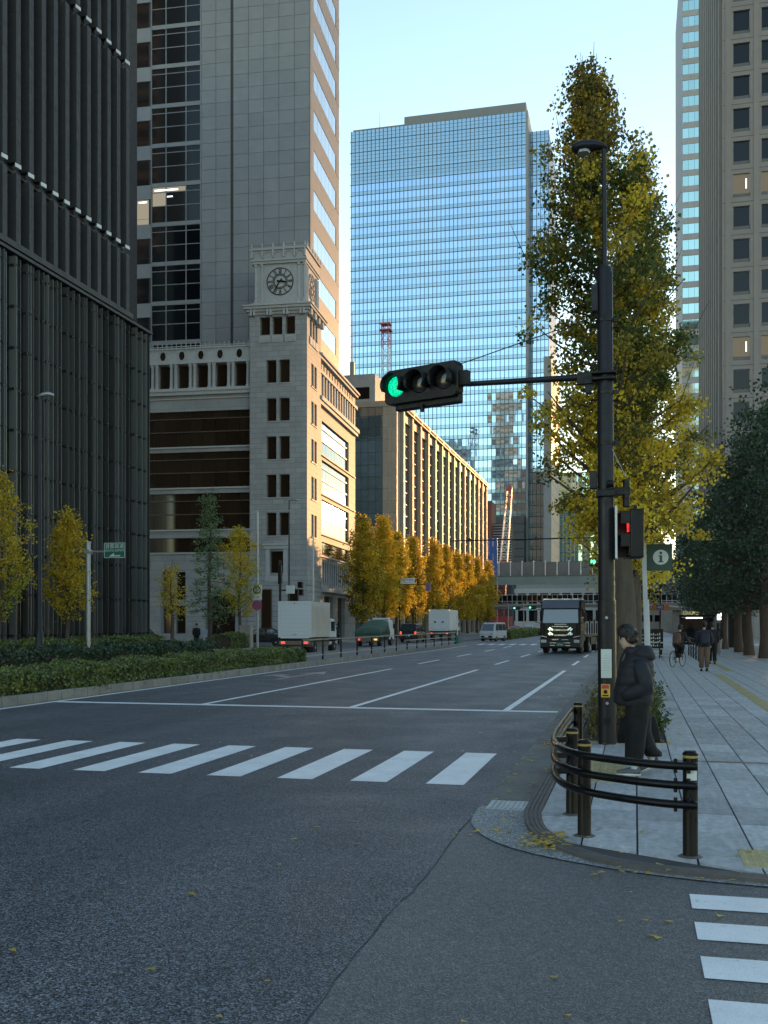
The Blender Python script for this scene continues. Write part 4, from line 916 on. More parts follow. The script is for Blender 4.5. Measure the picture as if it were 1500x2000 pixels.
for z, x in ((1.9,0),(.62,0)): MB().lathe([(.025,0),(.02,.012)], 10).build('bolt_cover', M['steel'], SP, loc=(x,-.137,z), rot=(R(90),0,0))
MB().box(-.05,.05,-.1405,-.1375,.3,.4).build('hand_hole', M['black'], SP, bevel=.01)
pb = thing('push_button_box', 'small yellow crossing push-button box with red top strapped to the dark pole', 'button box', (-.425, 15.555, .74))
MB().box(-.065,.065,-.055,-.0,0,.2).build('case', M['yellow'], pb, bevel=.01); MB().box(-.05,.05,-.062,-.056,.135,.19).build('red_plate', M['red'], pb)
MB().lathe([(.03,0),(.028,.012)], 12).build('button', M['dkplastic'], pb, loc=(0,-.056,.085), rot=(R(90),0,0)); MB().box(-.045,.045,-.06,-.0555,.02,.04).build('slot', M['black'], pb)
# vehicle signal
def vehicle_signal(label, loc, rz, lit='greenled', s=1.0):
    T = thing('traffic_signal', label, 'traffic light', loc, rz); T.scale = (s, s, s)
    pts = []
    for cx, cz, a0 in ((.56,.17,0),(-.56,.17,90),(-.56,-.17,180),(.56,-.17,270)):
        for k in range(5): a = R(a0 + 22.5*k); pts.append((cx + .09*math.cos(a), cz + .09*math.sin(a)))
    MB().loft([[(x*q, y, z*q) for x, z in pts] for y, q in ((.12,.9),(.1,1),(-.04,1),(-.06,.97))]).build('housing', M['black'], T, bevel=0)
    MB().box(-.5,.63,.02,.14,-.35,-.2).build('lower_tray', M['black'], T, bevel=.02); MB().box(.62,.78,-.02,.1,-.12,.1).build('arm_joint', M['black'], T, bevel=.015); MB().box(-.02,.02,-.02,.03,-.42,-.3).build('hook', M['black'], T)
    for i, x in enumerate((-.42, 0, .42)):
        MB().lathe([(.152,0),(.14,.02),(.09,.035),(.02,.042)], 24).build('lamp_lens', M[lit] if i == 0 else M['lens'], T, loc=(x,-.062,0), rot=(R(90),0,0), smooth=2)
        h = MB(); n = 22
        for r in (.165, .158):
            pass
        A = [R(-35 + 250*k/n) for k in range(n+1)]
        h.loft([[(r*math.cos(a), y0, r*math.sin(a)) for a in A] for r, y0 in ((.165,0),(.168,-.2),(.160,-.2),(.157,0))], False, closed=False)
        for k in range(n): pass
        h.build('visor', M['black'], T, 2, loc=(x,-.06,0))
    return T
vehicle_signal('large three-lamp traffic signal lit green on the arm of the dark pole', (-3.26, 15.72, 5.63), R(-21), s=1.06)
# pedestrian signal
PS = thing('pedestrian_signal', 'pedestrian signal seen side-on with its red figure lit, beside the dark pole', 'traffic light', (-.06, 15.7, 2.82), R(8))
MB().box(-.03,.17,-.19,.19,0,.73).build('housing', M['black'], PS, bevel=.02)
for z, m in ((.37,'redled'),(.03,'lens')):
    MB().box(-.04,-.031,-.15,.15,z+.02,z+.31).build('lamp_panel', M['lens'], PS)
    if m == 'redled': MB().ball((-.05,0,z+.26),.01,.04,.04,8,6).box(-.05,-.041,-.055,.055,z+.1,z+.215).box(-.05,-.041,-.045,.045,z+.03,z+.1).build('red_figure', M[m], PS)
    MB().box(-.17,-.032,-.19,-.178,z+.14,z+.33).box(-.17,-.032,.178,.19,z,z+.33).box(-.17,-.032,-.178,.178,z+.318,z+.33).build('visor', M['black'], PS)
MB().cyl((.07,0,.73),(.07,0,.8),.03,.03,8).build('hanger', M['black'], PS)
# tourist information sign
IS = thing('information_sign', 'green information sign with a white letter i disc on a pale leaning post', 'sign', (.26, 18.9, .05), rot=(0, R(-1.7), 0)); IS.scale = (.95,)*3
MB().box(-.055,.055,-.05,.05,0,2.34).build('lower_post', M['whitem'], IS, bevel=.006); MB().box(-.055,.03,-.04,.04,2.341,3.42).build('upper_post', M['whitem'], IS, bevel=.006)
pn = MB().box(.033,.5,-.02,.02,2.9,3.4).build('panel', M['infogreen'], IS, rot=(0, R(1.7), 0), loc=(-.09,0,-.01))
MB().loft([[(.29+.142*math.cos(2*math.pi*k/36), y, 3.15+.142*math.sin(2*math.pi*k/36)) for k in range(36)] for y in (-.0205,-.024)]).build('white_disc', M['signwhite'], pn)
gl = MB(); gl.box(.27,.315,-.027,-.0242,3.07,3.185).box(.245,.34,-.0268,-.0243,3.055,3.075).box(.25,.315,-.0267,-.0243,3.168,3.188)
gl.loft([[(.291+.026*math.cos(2*math.pi*k/16), y, 3.232+.026*math.sin(2*math.pi*k/16)) for k in range(16)] for y in (-.0241,-.027)]); gl.build('letter_i', M['infogreen'], pn)
# corner barrier
CBR = thing('corner_barrier', 'black corner barrier of four posts and three curved rails beside the crossing', 'barrier', (0, 0, .03))
posts = [(.42,8.27),(-.42,8.86),(-.58,9.83),(-.69,12.98)]
for x, y in posts:
    p = MB().lathe([(.060,-.0),(.058,.01),(.057,.765),(.057,.77)], 20, (x,y,0)).build('post', M['rail'], CBR, True)
    MB().lathe([(.0585,.771),(.0585,.79)], 20, (x,y,0)).build('yellow_band', M['band'], p, True); MB().lathe([(.060,.791),(.060,.805),(.045,.822),(.0,.828)], 20, (x,y,0)).build('cap', M['rail'], p, True)
    MB().lathe([(.095,.0),(.07,.012)], 20, (x,y,0)).build('base_collar', M['kerbdark'], p)
rp = smooth([(.47,8.17),(.2,8.22),(-.15,8.42),(-.46,8.72),(-.66,9.2),(-.755,9.9),(-.775,11),(-.775,12.2),(-.77,13.05)], 6)
for z in (.715,.565,.415):
    r = MB().tube([(x,y,z) for x, y in rp], .0325, 12).build('rail', M['rail'], CBR, 2)
    for x, y in posts[:3]:
        i = min(range(len(rp)), key=lambda k: (rp[k][0]-x)**2 + (rp[k][1]-y)**2); q = rp[i]
        MB().bar((q[0],q[1],z),(x,y,z),.05,.05).build('rail_bracket', M['rail'], r)
    for k in (2, 4): q = rp[k]; MB().cyl((q[0],q[1],z-.055),(q[0],q[1],z+.055),.014,.014,8).build('rail_bolt', M['rail'], r)
MB().prism([(.42+.0595*math.sin(a),8.27-.0595*math.cos(a)) for a in [R(-30+12*k) for k in range(8)]] + [(.42+.0575*math.sin(a),8.27-.0575*math.cos(a)) for a in [R(54-12*k) for k in range(8)]], .6, .69).build('white_sticker', M['signwhite'], CBR)
# median fence
MF = thing('median_fence', 'long dark post and rail fence standing on the median beside the box trucks', 'fence', (-13.85, 41.5, .19))
for k in range(14): MB().box(-.035,.035,2.95*k-.035,2.95*k+.035,0,.94).build('post', M['rail'], MF)
for z, a, b in ((.9,0,38.4),(.2,0,38.4),(.56,20.6,38.4)): MB().box(-.03,.03,a,b,z,z+.05).build('rail', M['steel'], MF)
# green bollard marker on the median nose
cm = thing('median_marker', 'slim green and white marker post on the nose of the median', 'marker post', (-13.9, 81.1, .19)); MB().lathe([(.3,0),(.28,.12),(.14,.5),(.09,.7)], 12).build('cone', M['signgreen'], cm, True); MB().cyl((0,0,.7),(0,0,2.3),.05,.05,10).build('post', M['signwhite'], cm, True); MB().box(-.3,.3,-.3,.3,-.01,.02).build('base', M['rubber'], cm)
# expressway sign
ES = thing('expressway_sign', 'green expressway direction sign with a left arrow on a grey post', 'sign', (-25.85, 44.6, .14))
MB().lathe([(.13,0),(.12,5.6),(.15,5.62),(.15,5.68)], 12).build('post', M['steel'], ES, True); MB().cyl((-.5,0,5.18),(.9,0,5.18),.055,.055,8).box(-.16,.16,-.16,.16,5.1,5.26).build('arm', M['steel'], ES)
bd = MB().box(.88,2.02,-.06,-.02,4.85,5.6).build('board', M['signgreen'], ES); MB().box(.90,2.0,-.064,-.0605,5.56,5.585).box(.90,2.0,-.064,-.0605,4.865,4.89).box(.895,.92,-.064,-.0605,4.865,5.585).box(1.98,2.005,-.064,-.0605,4.865,5.585).build('border', M['signwhite'], bd)
text_mesh('首都高速', .25, 'lettering', M['signwhite'], bd, (1.45,-.064,5.41), (R(90),0,0)); text_mesh('SHUTO EXPWY', .15, 'lettering', M['signwhite'], bd, (1.45,-.064,5.21), (R(90),0,0), sx=.98)
ar = MB(); ar.prof([(1.14,4.93),(1.42,5.1),(1.42,4.99),(1.75,4.99),(1.75,4.93)], 'y', -.066, -.061); ar.build('arrow', M['signwhite'], bd)
# lamp posts
def lamp_post(label, loc, h, rz=0, arm=.45):
    T = thing('street_lamp', label, 'street lamp', loc, rz, group='street lamps of the boulevard'); MB().lathe([(.13,0),(.11,1.4),(.075,1.45),(.045,h)], 10).build('pole', M['pole'], T, True)
    MB().loft([[(x, w*math.cos(2*math.pi*k/10), z + g*math.sin(2*math.pi*k/10)) for k in range(10)] for x, w, g, z in ((-.05,.04,.03,h),(.1,.09,.06,h+.04),(arm*.7,.12,.07,h+.05),(arm,.05,.04,h+.02))]).build('lamp_head', M['steel'], T, 2); return T
lamp_post('slim dark street lamp rising from the hedges before the glass screen', (-17.0, 26.6, .17), 8.35); lamp_post('slim street lamp in front of the clock tower base', (-25.7, 73.8, .14), 11.1, 0, .8)
lamp_post('street lamp between the golden ginkgos of the far row', (-25.6, 119.5, .14), 10.5); lamp_post('short street lamp behind the far white box truck', (-25.5, 141, .14), 6.5)
# prohibitory signs
NS = thing('road_sign_post', 'steel post with a white panel and a round red no-parking sign near the clock tower', 'sign', (-25.7, 67.1, .14))
MB().cyl((0,0,0),(0,0,9.6),.085,.07,10).build('post', M['steel'], NS, True); MB().box(0,3.4,-.04,.04,9.5,9.58).build('top_arm', M['steel'], NS)
p_ = MB().box(-.36,.36,-.14,-.1,3.35,4.4).build('panel', M['signwhite'], NS)
def disc(par, r0, r1, z, y, m, nm, x=0): b = MB(); n = 28; b.loft([[(x+r*math.cos(2*math.pi*k/n), yy, z+r*math.sin(2*math.pi*k/n)) for k in range(n)] for r, yy in ((r0,y),(r1,y),(r1,y-.012),(r0,y-.012),(r0,y))], False); return b.build(nm, M[m], par)
disc(p_, .21, .29, 4.03, -.142, 'dkplastic', 'ring'); text_mesh('50', .26, 'lettering', M['blue'], p_, (0,-.143,4.03), (R(90),0,0)); text_mesh('大型', .12, 'lettering', M['blue'], p_, (0,-.143,3.5), (R(90),0,0))
d_ = disc(NS, .0, .36, 2.95, -.11, 'purple', 'no_parking_disc'); disc(d_, .28, .36, 2.95, -.124, 'red', 'red_rim'); MB().bar((-.2,-.13,3.15),(.2,-.13,2.75),.08,.012,up=(0,1,0)).build('red_bar', M['red'], d_)
UB = tag(MB().box(-.4,.4,-.3,.3,0,1.5).box(-.42,.42,-.32,.32,1.5,1.56).box(-.02,.02,-.31,-.3,.1,1.4).build('utility_cabinet', M['bstone'], None, loc=(-26.3,66.5,.14), bevel=.01), 'brown utility cabinet standing beside the no-parking sign post', 'cabinet')
DP = thing('dark_signal_pole', 'dark steel signal pole with small lamps before the clock tower', 'pole', (-25.6, 71.5, .14)); MB().cyl((0,0,0),(0,0,6.4),.11,.09,10).build('shaft', M['pole'], DP, True); MB().box(-.12,.12,-.16,.16,4.6,6.0).build('cabinet', M['pole'], DP); MB().box(.5,1.1,-.1,.1,3.9,4.5).build('sign_plate', M['signwhite'], DP); MB().box(-.05,.9,-.03,.03,4.1,4.2).build('arm', M['pole'], DP)
WS = thing('pedestrian_signal', 'small dark pedestrian signal on a slim post beside the glowing facade', 'traffic light', (-25.6, 79.5, .14)); MB().cyl((0,0,0),(0,0,9.0),.08,.06,8).build('post', M['steel'], WS, True); MB().box(-1.3,-.9,-.2,.2,4.6,5.1).box(-1.2,-.85,-.2,.2,4.0,4.5).build('housing', M['black'], WS, bevel=.03); MB().box(-.9,0,-.03,.03,4.8,4.86).box(-.87,0,-.03,.03,4.2,4.26).build('bracket', M['steel'], WS)
GS = thing('street_name_sign', 'white street-name sign on a horizontal arm among the golden ginkgos', 'sign', (-25.6, 111, .14)); MB().cyl((0,0,0),(0,0,6.6),.1,.08,8).build('post', M['pole'], GS, True); MB().box(0,3.3,-.05,.05,5.95,6.05).build('arm', M['pole'], GS)
b_ = MB().box(.15,1.75,-.12,-.06,6.1,6.75).build('board', M['signwhite'], GS); text_mesh('大手町駅前', .27, 'lettering', M['blue'], b_, (.95,-.122,6.53), (R(90),0,0)); text_mesh('Otemachi Sta.', .16, 'lettering', M['blue'], b_, (.95,-.122,6.25), (R(90),0,0)); MB().box(3.0,3.5,-.2,.2,5.3,6.2).build('signal_box', M['purple'], GS)
# far signals
FP = thing('signal_gantry', 'far dark pole with a very long thin arm across the lanes', 'pole', (-.55, 61.5, .03)); MB().cyl((0,0,0),(0,0,7.2),.13,.1,10).build('shaft', M['pole'], FP, True); MB().cyl((0,0,6.9),(-10.4,0,6.86),.05,.035,8).build('long_arm', M['pole'], FP); MB().cyl((0,0,5.45),(-1.3,0,5.45),.04,.04,8).build('signal_arm', M['pole'], FP)
for x in (-5.2,-9.3): MB().box(x-.1,x+.1,-.06,.06,6.8,7.0).build('sensor', M['black'], FP)
vehicle_signal('far traffic signal lit green left of the dark pole above the black truck', (-2.0, 61.4, 5.48), R(8), 'farled')
for i, (x, y, lab) in enumerate(((-21.4,190,'tiny green signal under the footbridge above the silver van'),(-17.9,184,'tiny green signal beside the cab of the black truck'))):
    q = thing('signal_post', ['slim post holding the tiny green signal above the silver van','slim post holding the tiny green signal next to the truck mirror'][i], 'pole', (x-1.6, y, 0)); MB().cyl((0,.3,0),(0,.3,5.6),.1,.08,8).build('shaft', M['steel'], q); MB().box(0,1.2,.22,.3,4.6,4.72).build('arm', M['steel'], q)
    vehicle_signal(lab, (x, y, 4.66), R(4), 'farled', 1.0)
# right pavement railings, boards and lights
RL = thing('pavement_railing', 'low dark railing with pale bars across the pavement behind the information sign', 'railing', (.3, 54.7, .03))
for x in (0,.95,1.9): MB().box(x-.03,x+.03,-.03,.03,0,.85).build('post', M['rail'], RL)
for z in (.12,.45,.78): MB().box(0,1.9,-.025,.025,z,z+.05).build('rail', M['steel'], RL)
RL2 = thing('pavement_railing', 'dark railing running along the pavement behind the cyclist', 'railing', (2.95, 50.5, .03))
for k in range(5): MB().box(-.035,.035,2.3*k-.035,2.3*k+.035,0,1.05).build('post', M['rail'], RL2)
for z in (.2,.48,.76,.98): MB().box(-.02,.02,0,9.2,z,z+.04).build('rail', M['rail'], RL2)
NBd = thing('notice_board', 'dark notice board with pale lettering behind the low railing', 'board', (.9, 57.5, .03)); MB().box(-.6,.6,-.05,.05,.35,1.5).build('board', M['rail'], NBd); 
for x in (-.5,.5): MB().box(x-.05,x+.05,-.04,.04,0,.35).build('leg', M['rail'], NBd)
for r in range(4):
    for c in range(9): MB().box(-.5+.11*c,-.43+.11*c,-.056,-.051,.55+.2*r,.6+.2*r+.04*(c%3)).build('pale_mark', M['steel'], NBd)
DS = thing('direction_sign', 'small orange and blue direction sign on a slim dark post', 'sign', (1.45, 62, .03)); MB().cyl((0,0,0),(0,0,5.4),.05,.04,8).build('post', M['pole'], DS)
o = MB().prof([(-.55,2.75),(-.4,2.55),(.4,2.55),(.55,2.75),(.4,2.95),(-.4,2.95)], 'y', -.1, -.06).build('board', M['orange'], DS); MB().box(-.22,.22,-.108,-.101,2.6,2.9).build('panel', M['blue'], o); text_mesh('402', .2, 'lettering', M['signwhite'], o, (0,-.11,2.75), (R(90),0,0))
KS = thing('kiosk', 'dark narrow kiosk with a pale lit strip between the evergreen trunks', 'kiosk', (7.4, 80, .03)); MB().box(-.6,.6,-.5,.5,0,3.3).build('body', M['black'], KS); MB().box(-.2,.1,-.52,-.505,.3,2.9).build('pale_strip', M['cream'], KS); MB().box(-.7,.7,-.6,.6,3.3,3.4).build('roof', M['black'], KS)
M['lamp'] = emit('lit_tube', (.95,1,.92), 1.4)
SH = thing('lit_shelter', 'dark shelter with a white light tube above the pedestrians', 'shelter', (4.2, 74, .03)); MB().box(-1.2,1.2,-.4,.9,2.25,2.4).build('roof', M['black'], SH)
for x in (-1.1,1.1): MB().box(x-.05,x+.05,.6,.7,0,2.25).build('post', M['black'], SH)
MB().box(-.75,.35,-.43,-.405,2.14,2.22).build('light_tube', M['lamp'], SH); MB().box(-1.05,1.05,.62,.66,.3,2.2).build('back_panel', M['dglass'], SH)
PK = thing('parking_sign', 'small lit white parking sign beyond the pedestrians', 'sign', (7.2, 92, .03)); MB().cyl((0,0,0),(0,0,2.1),.05,.05,8).build('post', M['pole'], PK); o = MB().box(-.3,.3,-.1,.1,2.1,2.75).build('box', M['lamp'], PK); text_mesh('P', .5, 'lettering', M['blue'], o, (0,-.103,2.42), (R(90),0,0)); 
# ---------------------------------------------------------------- viaduct, footbridge, cranes, building site
VD = thing('viaduct', 'elevated road viaduct with grey panels and white posts crossing the far end of the street', 'viaduct', (-10, 235, 0))
M['vgrey'] = mat('viaduct_panel', (.17,.165,.16), .8, var=.2, scale=.5, rand=.08); M['vgreen'] = mat('viaduct_girder', (.20,.25,.25), .6, var=.12, scale=.4)
MB().box(-45,45,0,9,12.7,13.3).build('deck', M['vgrey'], VD); MB().box(-45,45,.2,.7,10.7,12.7).box(-45,45,3,3.5,10.9,12.7).build('girder', M['vgreen'], VD)
for k in range(34):
    x = -44.5 + 2.66*k; piece('noise_panel', M['vgrey'], VD, x + .12, x + 2.54, -.02, .1, 13.3, 15.9); piece('white_post', M['whitem'], VD, x - .1, x + .1, -.12, -.03, 12.8, 16.2)
for x in (-27, 17): MB().box(x-1.2,x+1.2,1,7,0,10.7).box(x-3,x+3,.6,8,9.6,10.69).build('pier', M['vgrey'], VD)
FBR = thing('footbridge', 'grey pedestrian footbridge with railings and a curved underside below the viaduct', 'footbridge', (-12, 205, 0))
n = 24; xs = [-26 + 52*k/n for k in range(n+1)]; und = lambda x: 3.9 + 1.15*(1 - (x/26)**2)
MB().loft([[(x,0,und(x)),(x,0,5.75),(x,4,5.75),(x,4,und(x))] for x in xs]).build('deck', M['vgrey'], FBR); MB().loft([[(x,-.25,und(x)+.5),(x,-.25,und(x)+.8),(x,-.02,und(x)+.8),(x,-.02,und(x)+.5)] for x in xs]).build('fascia_beam', M['stonep'], FBR)
for k in range(53): piece('baluster', M['steel'], FBR, -26 + k - .04, -26 + k + .04, -.1, -.02, 5.76, 7.5)
for z in (6.2,7.5): piece('handrail', M['steel'], FBR, -26, 26, -.12, -.0, z, z + .09)
for k in range(26): piece('railing_glass', M['dglass'], FBR, -26 + 2*k + .1, -24 + 2*k - .1, .02, .05, 6.0, 7.4)
for x in (-22, 20): MB().box(x-.8,x+.8,1,3,0,und(x)+.02).build('pier', M['vgrey'], FBR)
def lattice(mb, p0, p1, w, nseg, cols, r=.12):
    p0 = Vector(p0); p1 = Vector(p1); d = (p1-p0).normalized(); x = d.cross(Vector((0,1,0))).normalized(); y = d.cross(x)
    for k in range(nseg):
        a = p0 + (p1-p0)*k/nseg; b = p0 + (p1-p0)*(k+1)/nseg; ci = cols[k*len(cols)//nseg]; wa = w if isinstance(w,(int,float)) else w[0]+(w[1]-w[0])*k/nseg; wb = w if isinstance(w,(int,float)) else w[0]+(w[1]-w[0])*(k+1)/nseg
        A = [a + x*sx*wa/2 + y*sy*wa/2 for sx, sy in ((-1,-1),(1,-1),(1,1),(-1,1))]; Bq = [b + x*sx*wb/2 + y*sy*wb/2 for sx, sy in ((-1,-1),(1,-1),(1,1),(-1,1))]
        for i in range(4):
            mb.bar(A[i], Bq[i], r, r, ci); mb.bar(A[i], Bq[(i+1)%4], r*.6, r*.6, ci); mb.bar(Bq[i], Bq[(i+1)%4], r*.6, r*.6, ci)
M['cred'] = mat('crane_red', (.42,.07,.07), .5); M['cwhite'] = mat('crane_white', (.6,.6,.62), .5)
CR = thing('crawler_crane', 'red and white lattice crane jib rising behind the viaduct', 'crane', (-31.3, 248, 0))
q = MB(); lattice(q, (-.9,0,3), (1.6,0,34.5), (2.2,1.1), 18, [0,0,1,1,0], .2); q.build('jib', [M['cred'],M['cwhite']], CR); MB().box(-2,2,-2,3,1,3.5).build('cab', M['cred'], CR); MB().box(-2.6,-1.6,-3,3.5,0,1.1).build('track', M['rubber'], CR); MB().box(1.6,2.6,-3,3.5,0,1.1).build('track', M['rubber'], CR); MB().cyl((1.65,-.5,34.7),(1.65,.5,34.7),.7,.7,10).build('jib_head', M['cred'], CR)
TC = thing('tower_crane', 'red and white tower crane mast showing before the blue glass tower', 'crane', (-71.5, 292, 0)); q = MB(); lattice(q, (0,0,0), (0,0,90), 2.2, 40, [1,0,1,0,1,0,1,1,0,1,1,0], .2); q.build('mast', [M['cred'],M['cwhite']], TC); MB().box(-1.5,1.5,-1.5,1.5,90,90.4).box(-1.7,1.7,-1.7,1.7,88.2,88.5).cyl((-1,0,90.4),(-1,0,93),.08,.05,5).cyl((1,0,90.4),(1,0,92.4),.08,.05,5).build('platform', M['cred'], TC)
BS = thing('building_site', 'dark red scaffolded building frame with horizontal slats behind the viaduct', 'building', (-34.3, 258, 0))
MB().box(-2.6,-1.2,0,8,0,33).build('red_screen', mat('site_red', (.17,.055,.045), .8), BS); MB().box(-1.2,3.6,3,9,0,27.5).build('frame_core', M['joint'], BS)
for k in range(20): piece('slat', M['stonep'], BS, -1.2, 3.6, 2.6, 2.9, 14 + .68*k, 14.28 + .68*k)
BT = thing('blue_tarpaulin', 'bright blue construction sheet hanging at the end of the brown building', 'tarpaulin', (-32.2, 231, 0)); m_ = mat('blue_sheet', (.05,.14,.42), .6, var=.15, scale=.8)
for i in range(3):
    for j in range(5): piece('sheet_panel', m_, BT, -1.1 + .95*i, -1.1 + .95*i + .93, jt(.03), .06, 12.5 + 1.75*j, 12.5 + 1.75*j + 1.73)
for x in (-1.1, 1.75): MB().cyl((x,.15,0),(x,.15,21.3),.06,.06,6).build('scaffold_pole', M['steel'], BT)
# ---------------------------------------------------------------- vehicles
def paintmat(name, col, rough=.25): m, n, l, p = base(name); p.inputs['Base Color'].default_value = (*col,1); p.inputs['Roughness'].default_value = rough; p.inputs['Coat Weight'].default_value = .12; p.inputs['Specular IOR Level'].default_value = .3; p.inputs['Coat Roughness'].default_value = .06; l.new(mrange(n, l, noise(n, l, 3, 4), rough-.05, rough+.15, .3, .7), p.inputs['Roughness']); return m
M['truckblack'] = mat('truck_black', (.006,.007,.011), .3, spec=.16, var=.1); M['cabgrey'] = mat('cab_grey_metal', (.022,.022,.025), .45, .1, spec=.25); M['visor'] = paintmat('visor_blue_grey', (.07,.085,.13), .3)
M['silver'] = paintmat('silver_paint', (.42,.45,.49), .3); M['vwhite'] = paintmat('white_truck_paint', (.62,.64,.66), .4); M['boxside'] = mat('box_side_aluminium', (.50,.49,.46), .5, .2, var=.1); M['canvas'] = mat('green_canvas', (.045,.085,.062), .75, var=.2, scale=2.5, bump=.5, bscale=5)
M['carglass'] = glass('car_glass', (.02,.028,.035), .04, coat=.6); M['headlamp'] = glass('headlamp_glass', (.55,.58,.6), .1, .3); M['tail'] = emit('tail_lamp', (1,.06,.04), .7); M['plategreen'] = mat('plate_green', (.02,.12,.09), .5); M['darkred'] = paintmat('dark_red_paint', (.13,.012,.016)); M['amber'] = emit('amber_lamp', (1,.6,.1), .5); M['hlamp'] = emit('head_lamp_on', (1,.95,.85), 1.0)
def wheel(par, x, y, r=.5, w=.25, name='wheel'):
    o = MB().cyl((x-w/2,y,r),(x+w/2,y,r),r,r,22).build(name, M['rubber'], par, True); MB().cyl((x-w/2-.01,y,r),(x+w/2+.01,y,r),r*.58,r*.58,16).build('rim', M['cabgrey'], o, True)
    MB().cyl((x-w/2-.03,y,r),(x+w/2+.03,y,r),r*.2,r*.2,10).build('hub', M['steel'], o, True); return o
# black flatbed lorry, coming towards the camera (front = -y)
T = thing('flatbed_truck', 'black flatbed truck with a chrome grille driving towards the camera', 'truck', (-4.4, 62.6, 0), R(-5))
MB().prof([(.04,.34),(0,.9),(.02,1.5),(.05,1.9),(.2,2.75),(.42,3.22),(.7,3.3),(2.2,3.3),(2.25,3.1),(2.25,.75),(1.5,.7),(1.3,.42)], 'x', -1.22, 1.22).build('cab', M['truckblack'], T, bevel=.07)
MB().add([(-1.08,.03,1.86),(1.08,.03,1.86),(1.03,.19,2.72),(-1.03,.19,2.72)], [(0,1,2,3)]).build('windscreen', M['carglass'], T)
MB().prof([(.02,2.74),(.10,3.2),(.3,3.26),(.3,2.76)], 'x', -1.12, 1.12).build('sun_visor', M['visor'], T, bevel=.02); MB().box(-1.1,1.1,.28,.6,3.29,3.34).build('marker_strip', M['chrome'], T)
g = MB().box(-.72,.72,-.045,.0,1.0,1.68).build('grille', M['black'], T, bevel=.02)
for z, w, h in ((1.38,.42,.1),(1.07,.38,.09),(1.62,.5,.05)): MB().box(-w,w,-.09,-.046,z,z+h).build('chrome_bar', M['chrome'], g)
for s in (-1, 1):
    for z in (1.42,1.14): MB().bar((s*.44,-.07,z),(s*.66,-.05,z+.16),.1,.05,up=(0,1,0)).build('chrome_wing', M['chrome'], g); MB().bar((s*.6,-.065,z-.02),(s*.74,-.05,z+.08),.06,.04,up=(0,1,0)).build('chrome_wing', M['chrome'], g)
MB().box(-.36,.36,-.03,.0,1.73,1.81).build('name_strip', M['steel'], T)
b = MB().prof([(-.02,.30),(-.12,.38),(-.12,.92),(-.02,.98),(.2,.98),(.2,.30)], 'x', -1.22, 1.22).build('bumper', M['cabgrey'], T, bevel=.04)
for z, x0, x1 in ((.82,.1,.5),(.62,.0,.62)):
    for s in (-1,1): MB().box(min(s*x0,s*x1),max(s*x0,s*x1),-.145,-.121,z,z+.055).build('chrome_bar', M['chrome'], b)
for s in (-1,1): MB().box(s*.3 if s>0 else -.62, .62 if s>0 else -.3,-.146,-.121,.47,.52).build('chrome_bar', M['chrome'], b); MB().box(s*1.0-.17,s*1.0+.17,-.135,-.121,.66,.84).build('headlight', M['headlamp'], T, bevel=.02); MB().bar((s*.8,-.1,.99),(s*1.18,-.05,1.07),.09,.05).build('lamp_brow', M['chrome'], T)
pl = MB().box(-.24,.24,-.15,-.122,.46,.68).build('number_plate', M['plategreen'], T); text_mesh('87-66', .13, 'plate_number', M['signwhite'], pl, (0,-.153,.55), (R(90),0,0))
for s in (-1,1):
    a = MB().tube([(s*1.2,.12,2.7),(s*1.5,.0,2.65),(s*1.5,.0,1.9),(s*1.2,.1,1.85)], .025, 6).build('mirror_arm', M['black'], T); MB().box(s*1.5-.1,s*1.5+.1,-.08,.02,1.95,2.5).build('mirror', M['black'], a, bevel=.02)
    MB().box(s*1.225-.006,s*1.225+.006,.5,1.35,1.85,2.65).build('side_window', M['carglass'], T); MB().box(s*1.1-.14,s*1.1+.14,-.02,.1,1.2,1.85).build('corner_panel', M['truckblack'], T, bevel=.03)
    for y in (.95,4.2,8.0,9.25): wheel(T, s*1.02, y, .5, .3)
    for k in range(6): MB().box(s*1.18-.04,s*1.18+.04,3.2+1.2*k,3.3+1.2*k,1.15,1.85 + .25*(k%2)).build('stake', M['black'], T)
MB().box(-1.2,1.2,2.6,10.8,1.0,1.15).build('flatbed', M['black'], T); MB().box(-.4,.4,1.5,10.6,.62,.98).build('chassis', M['black'], T); MB().box(-1.15,1.15,2.55,2.66,1.15,2.5).build('headboard', M['black'], T)
MB().tube([(.9,2.45,1.0),(.9,2.45,3.35),(.95,2.45,3.4)], .08, 8).build('exhaust_stack', M['chrome'], T); MB().box(.85,1.2,5.0,7.4,.45,.95).box(-1.2,-.85,5.0,7.4,.45,.95).build('side_tank', M['black'], T, bevel=.03)
q = MB(); 
for k in range(5): q.bar((-.9+.4*k,3.4,1.15),(-.7+.35*k,6.2,1.5+.1*(k%2)),.12,.12)
q.build('loaded_gear', M['black'], T)
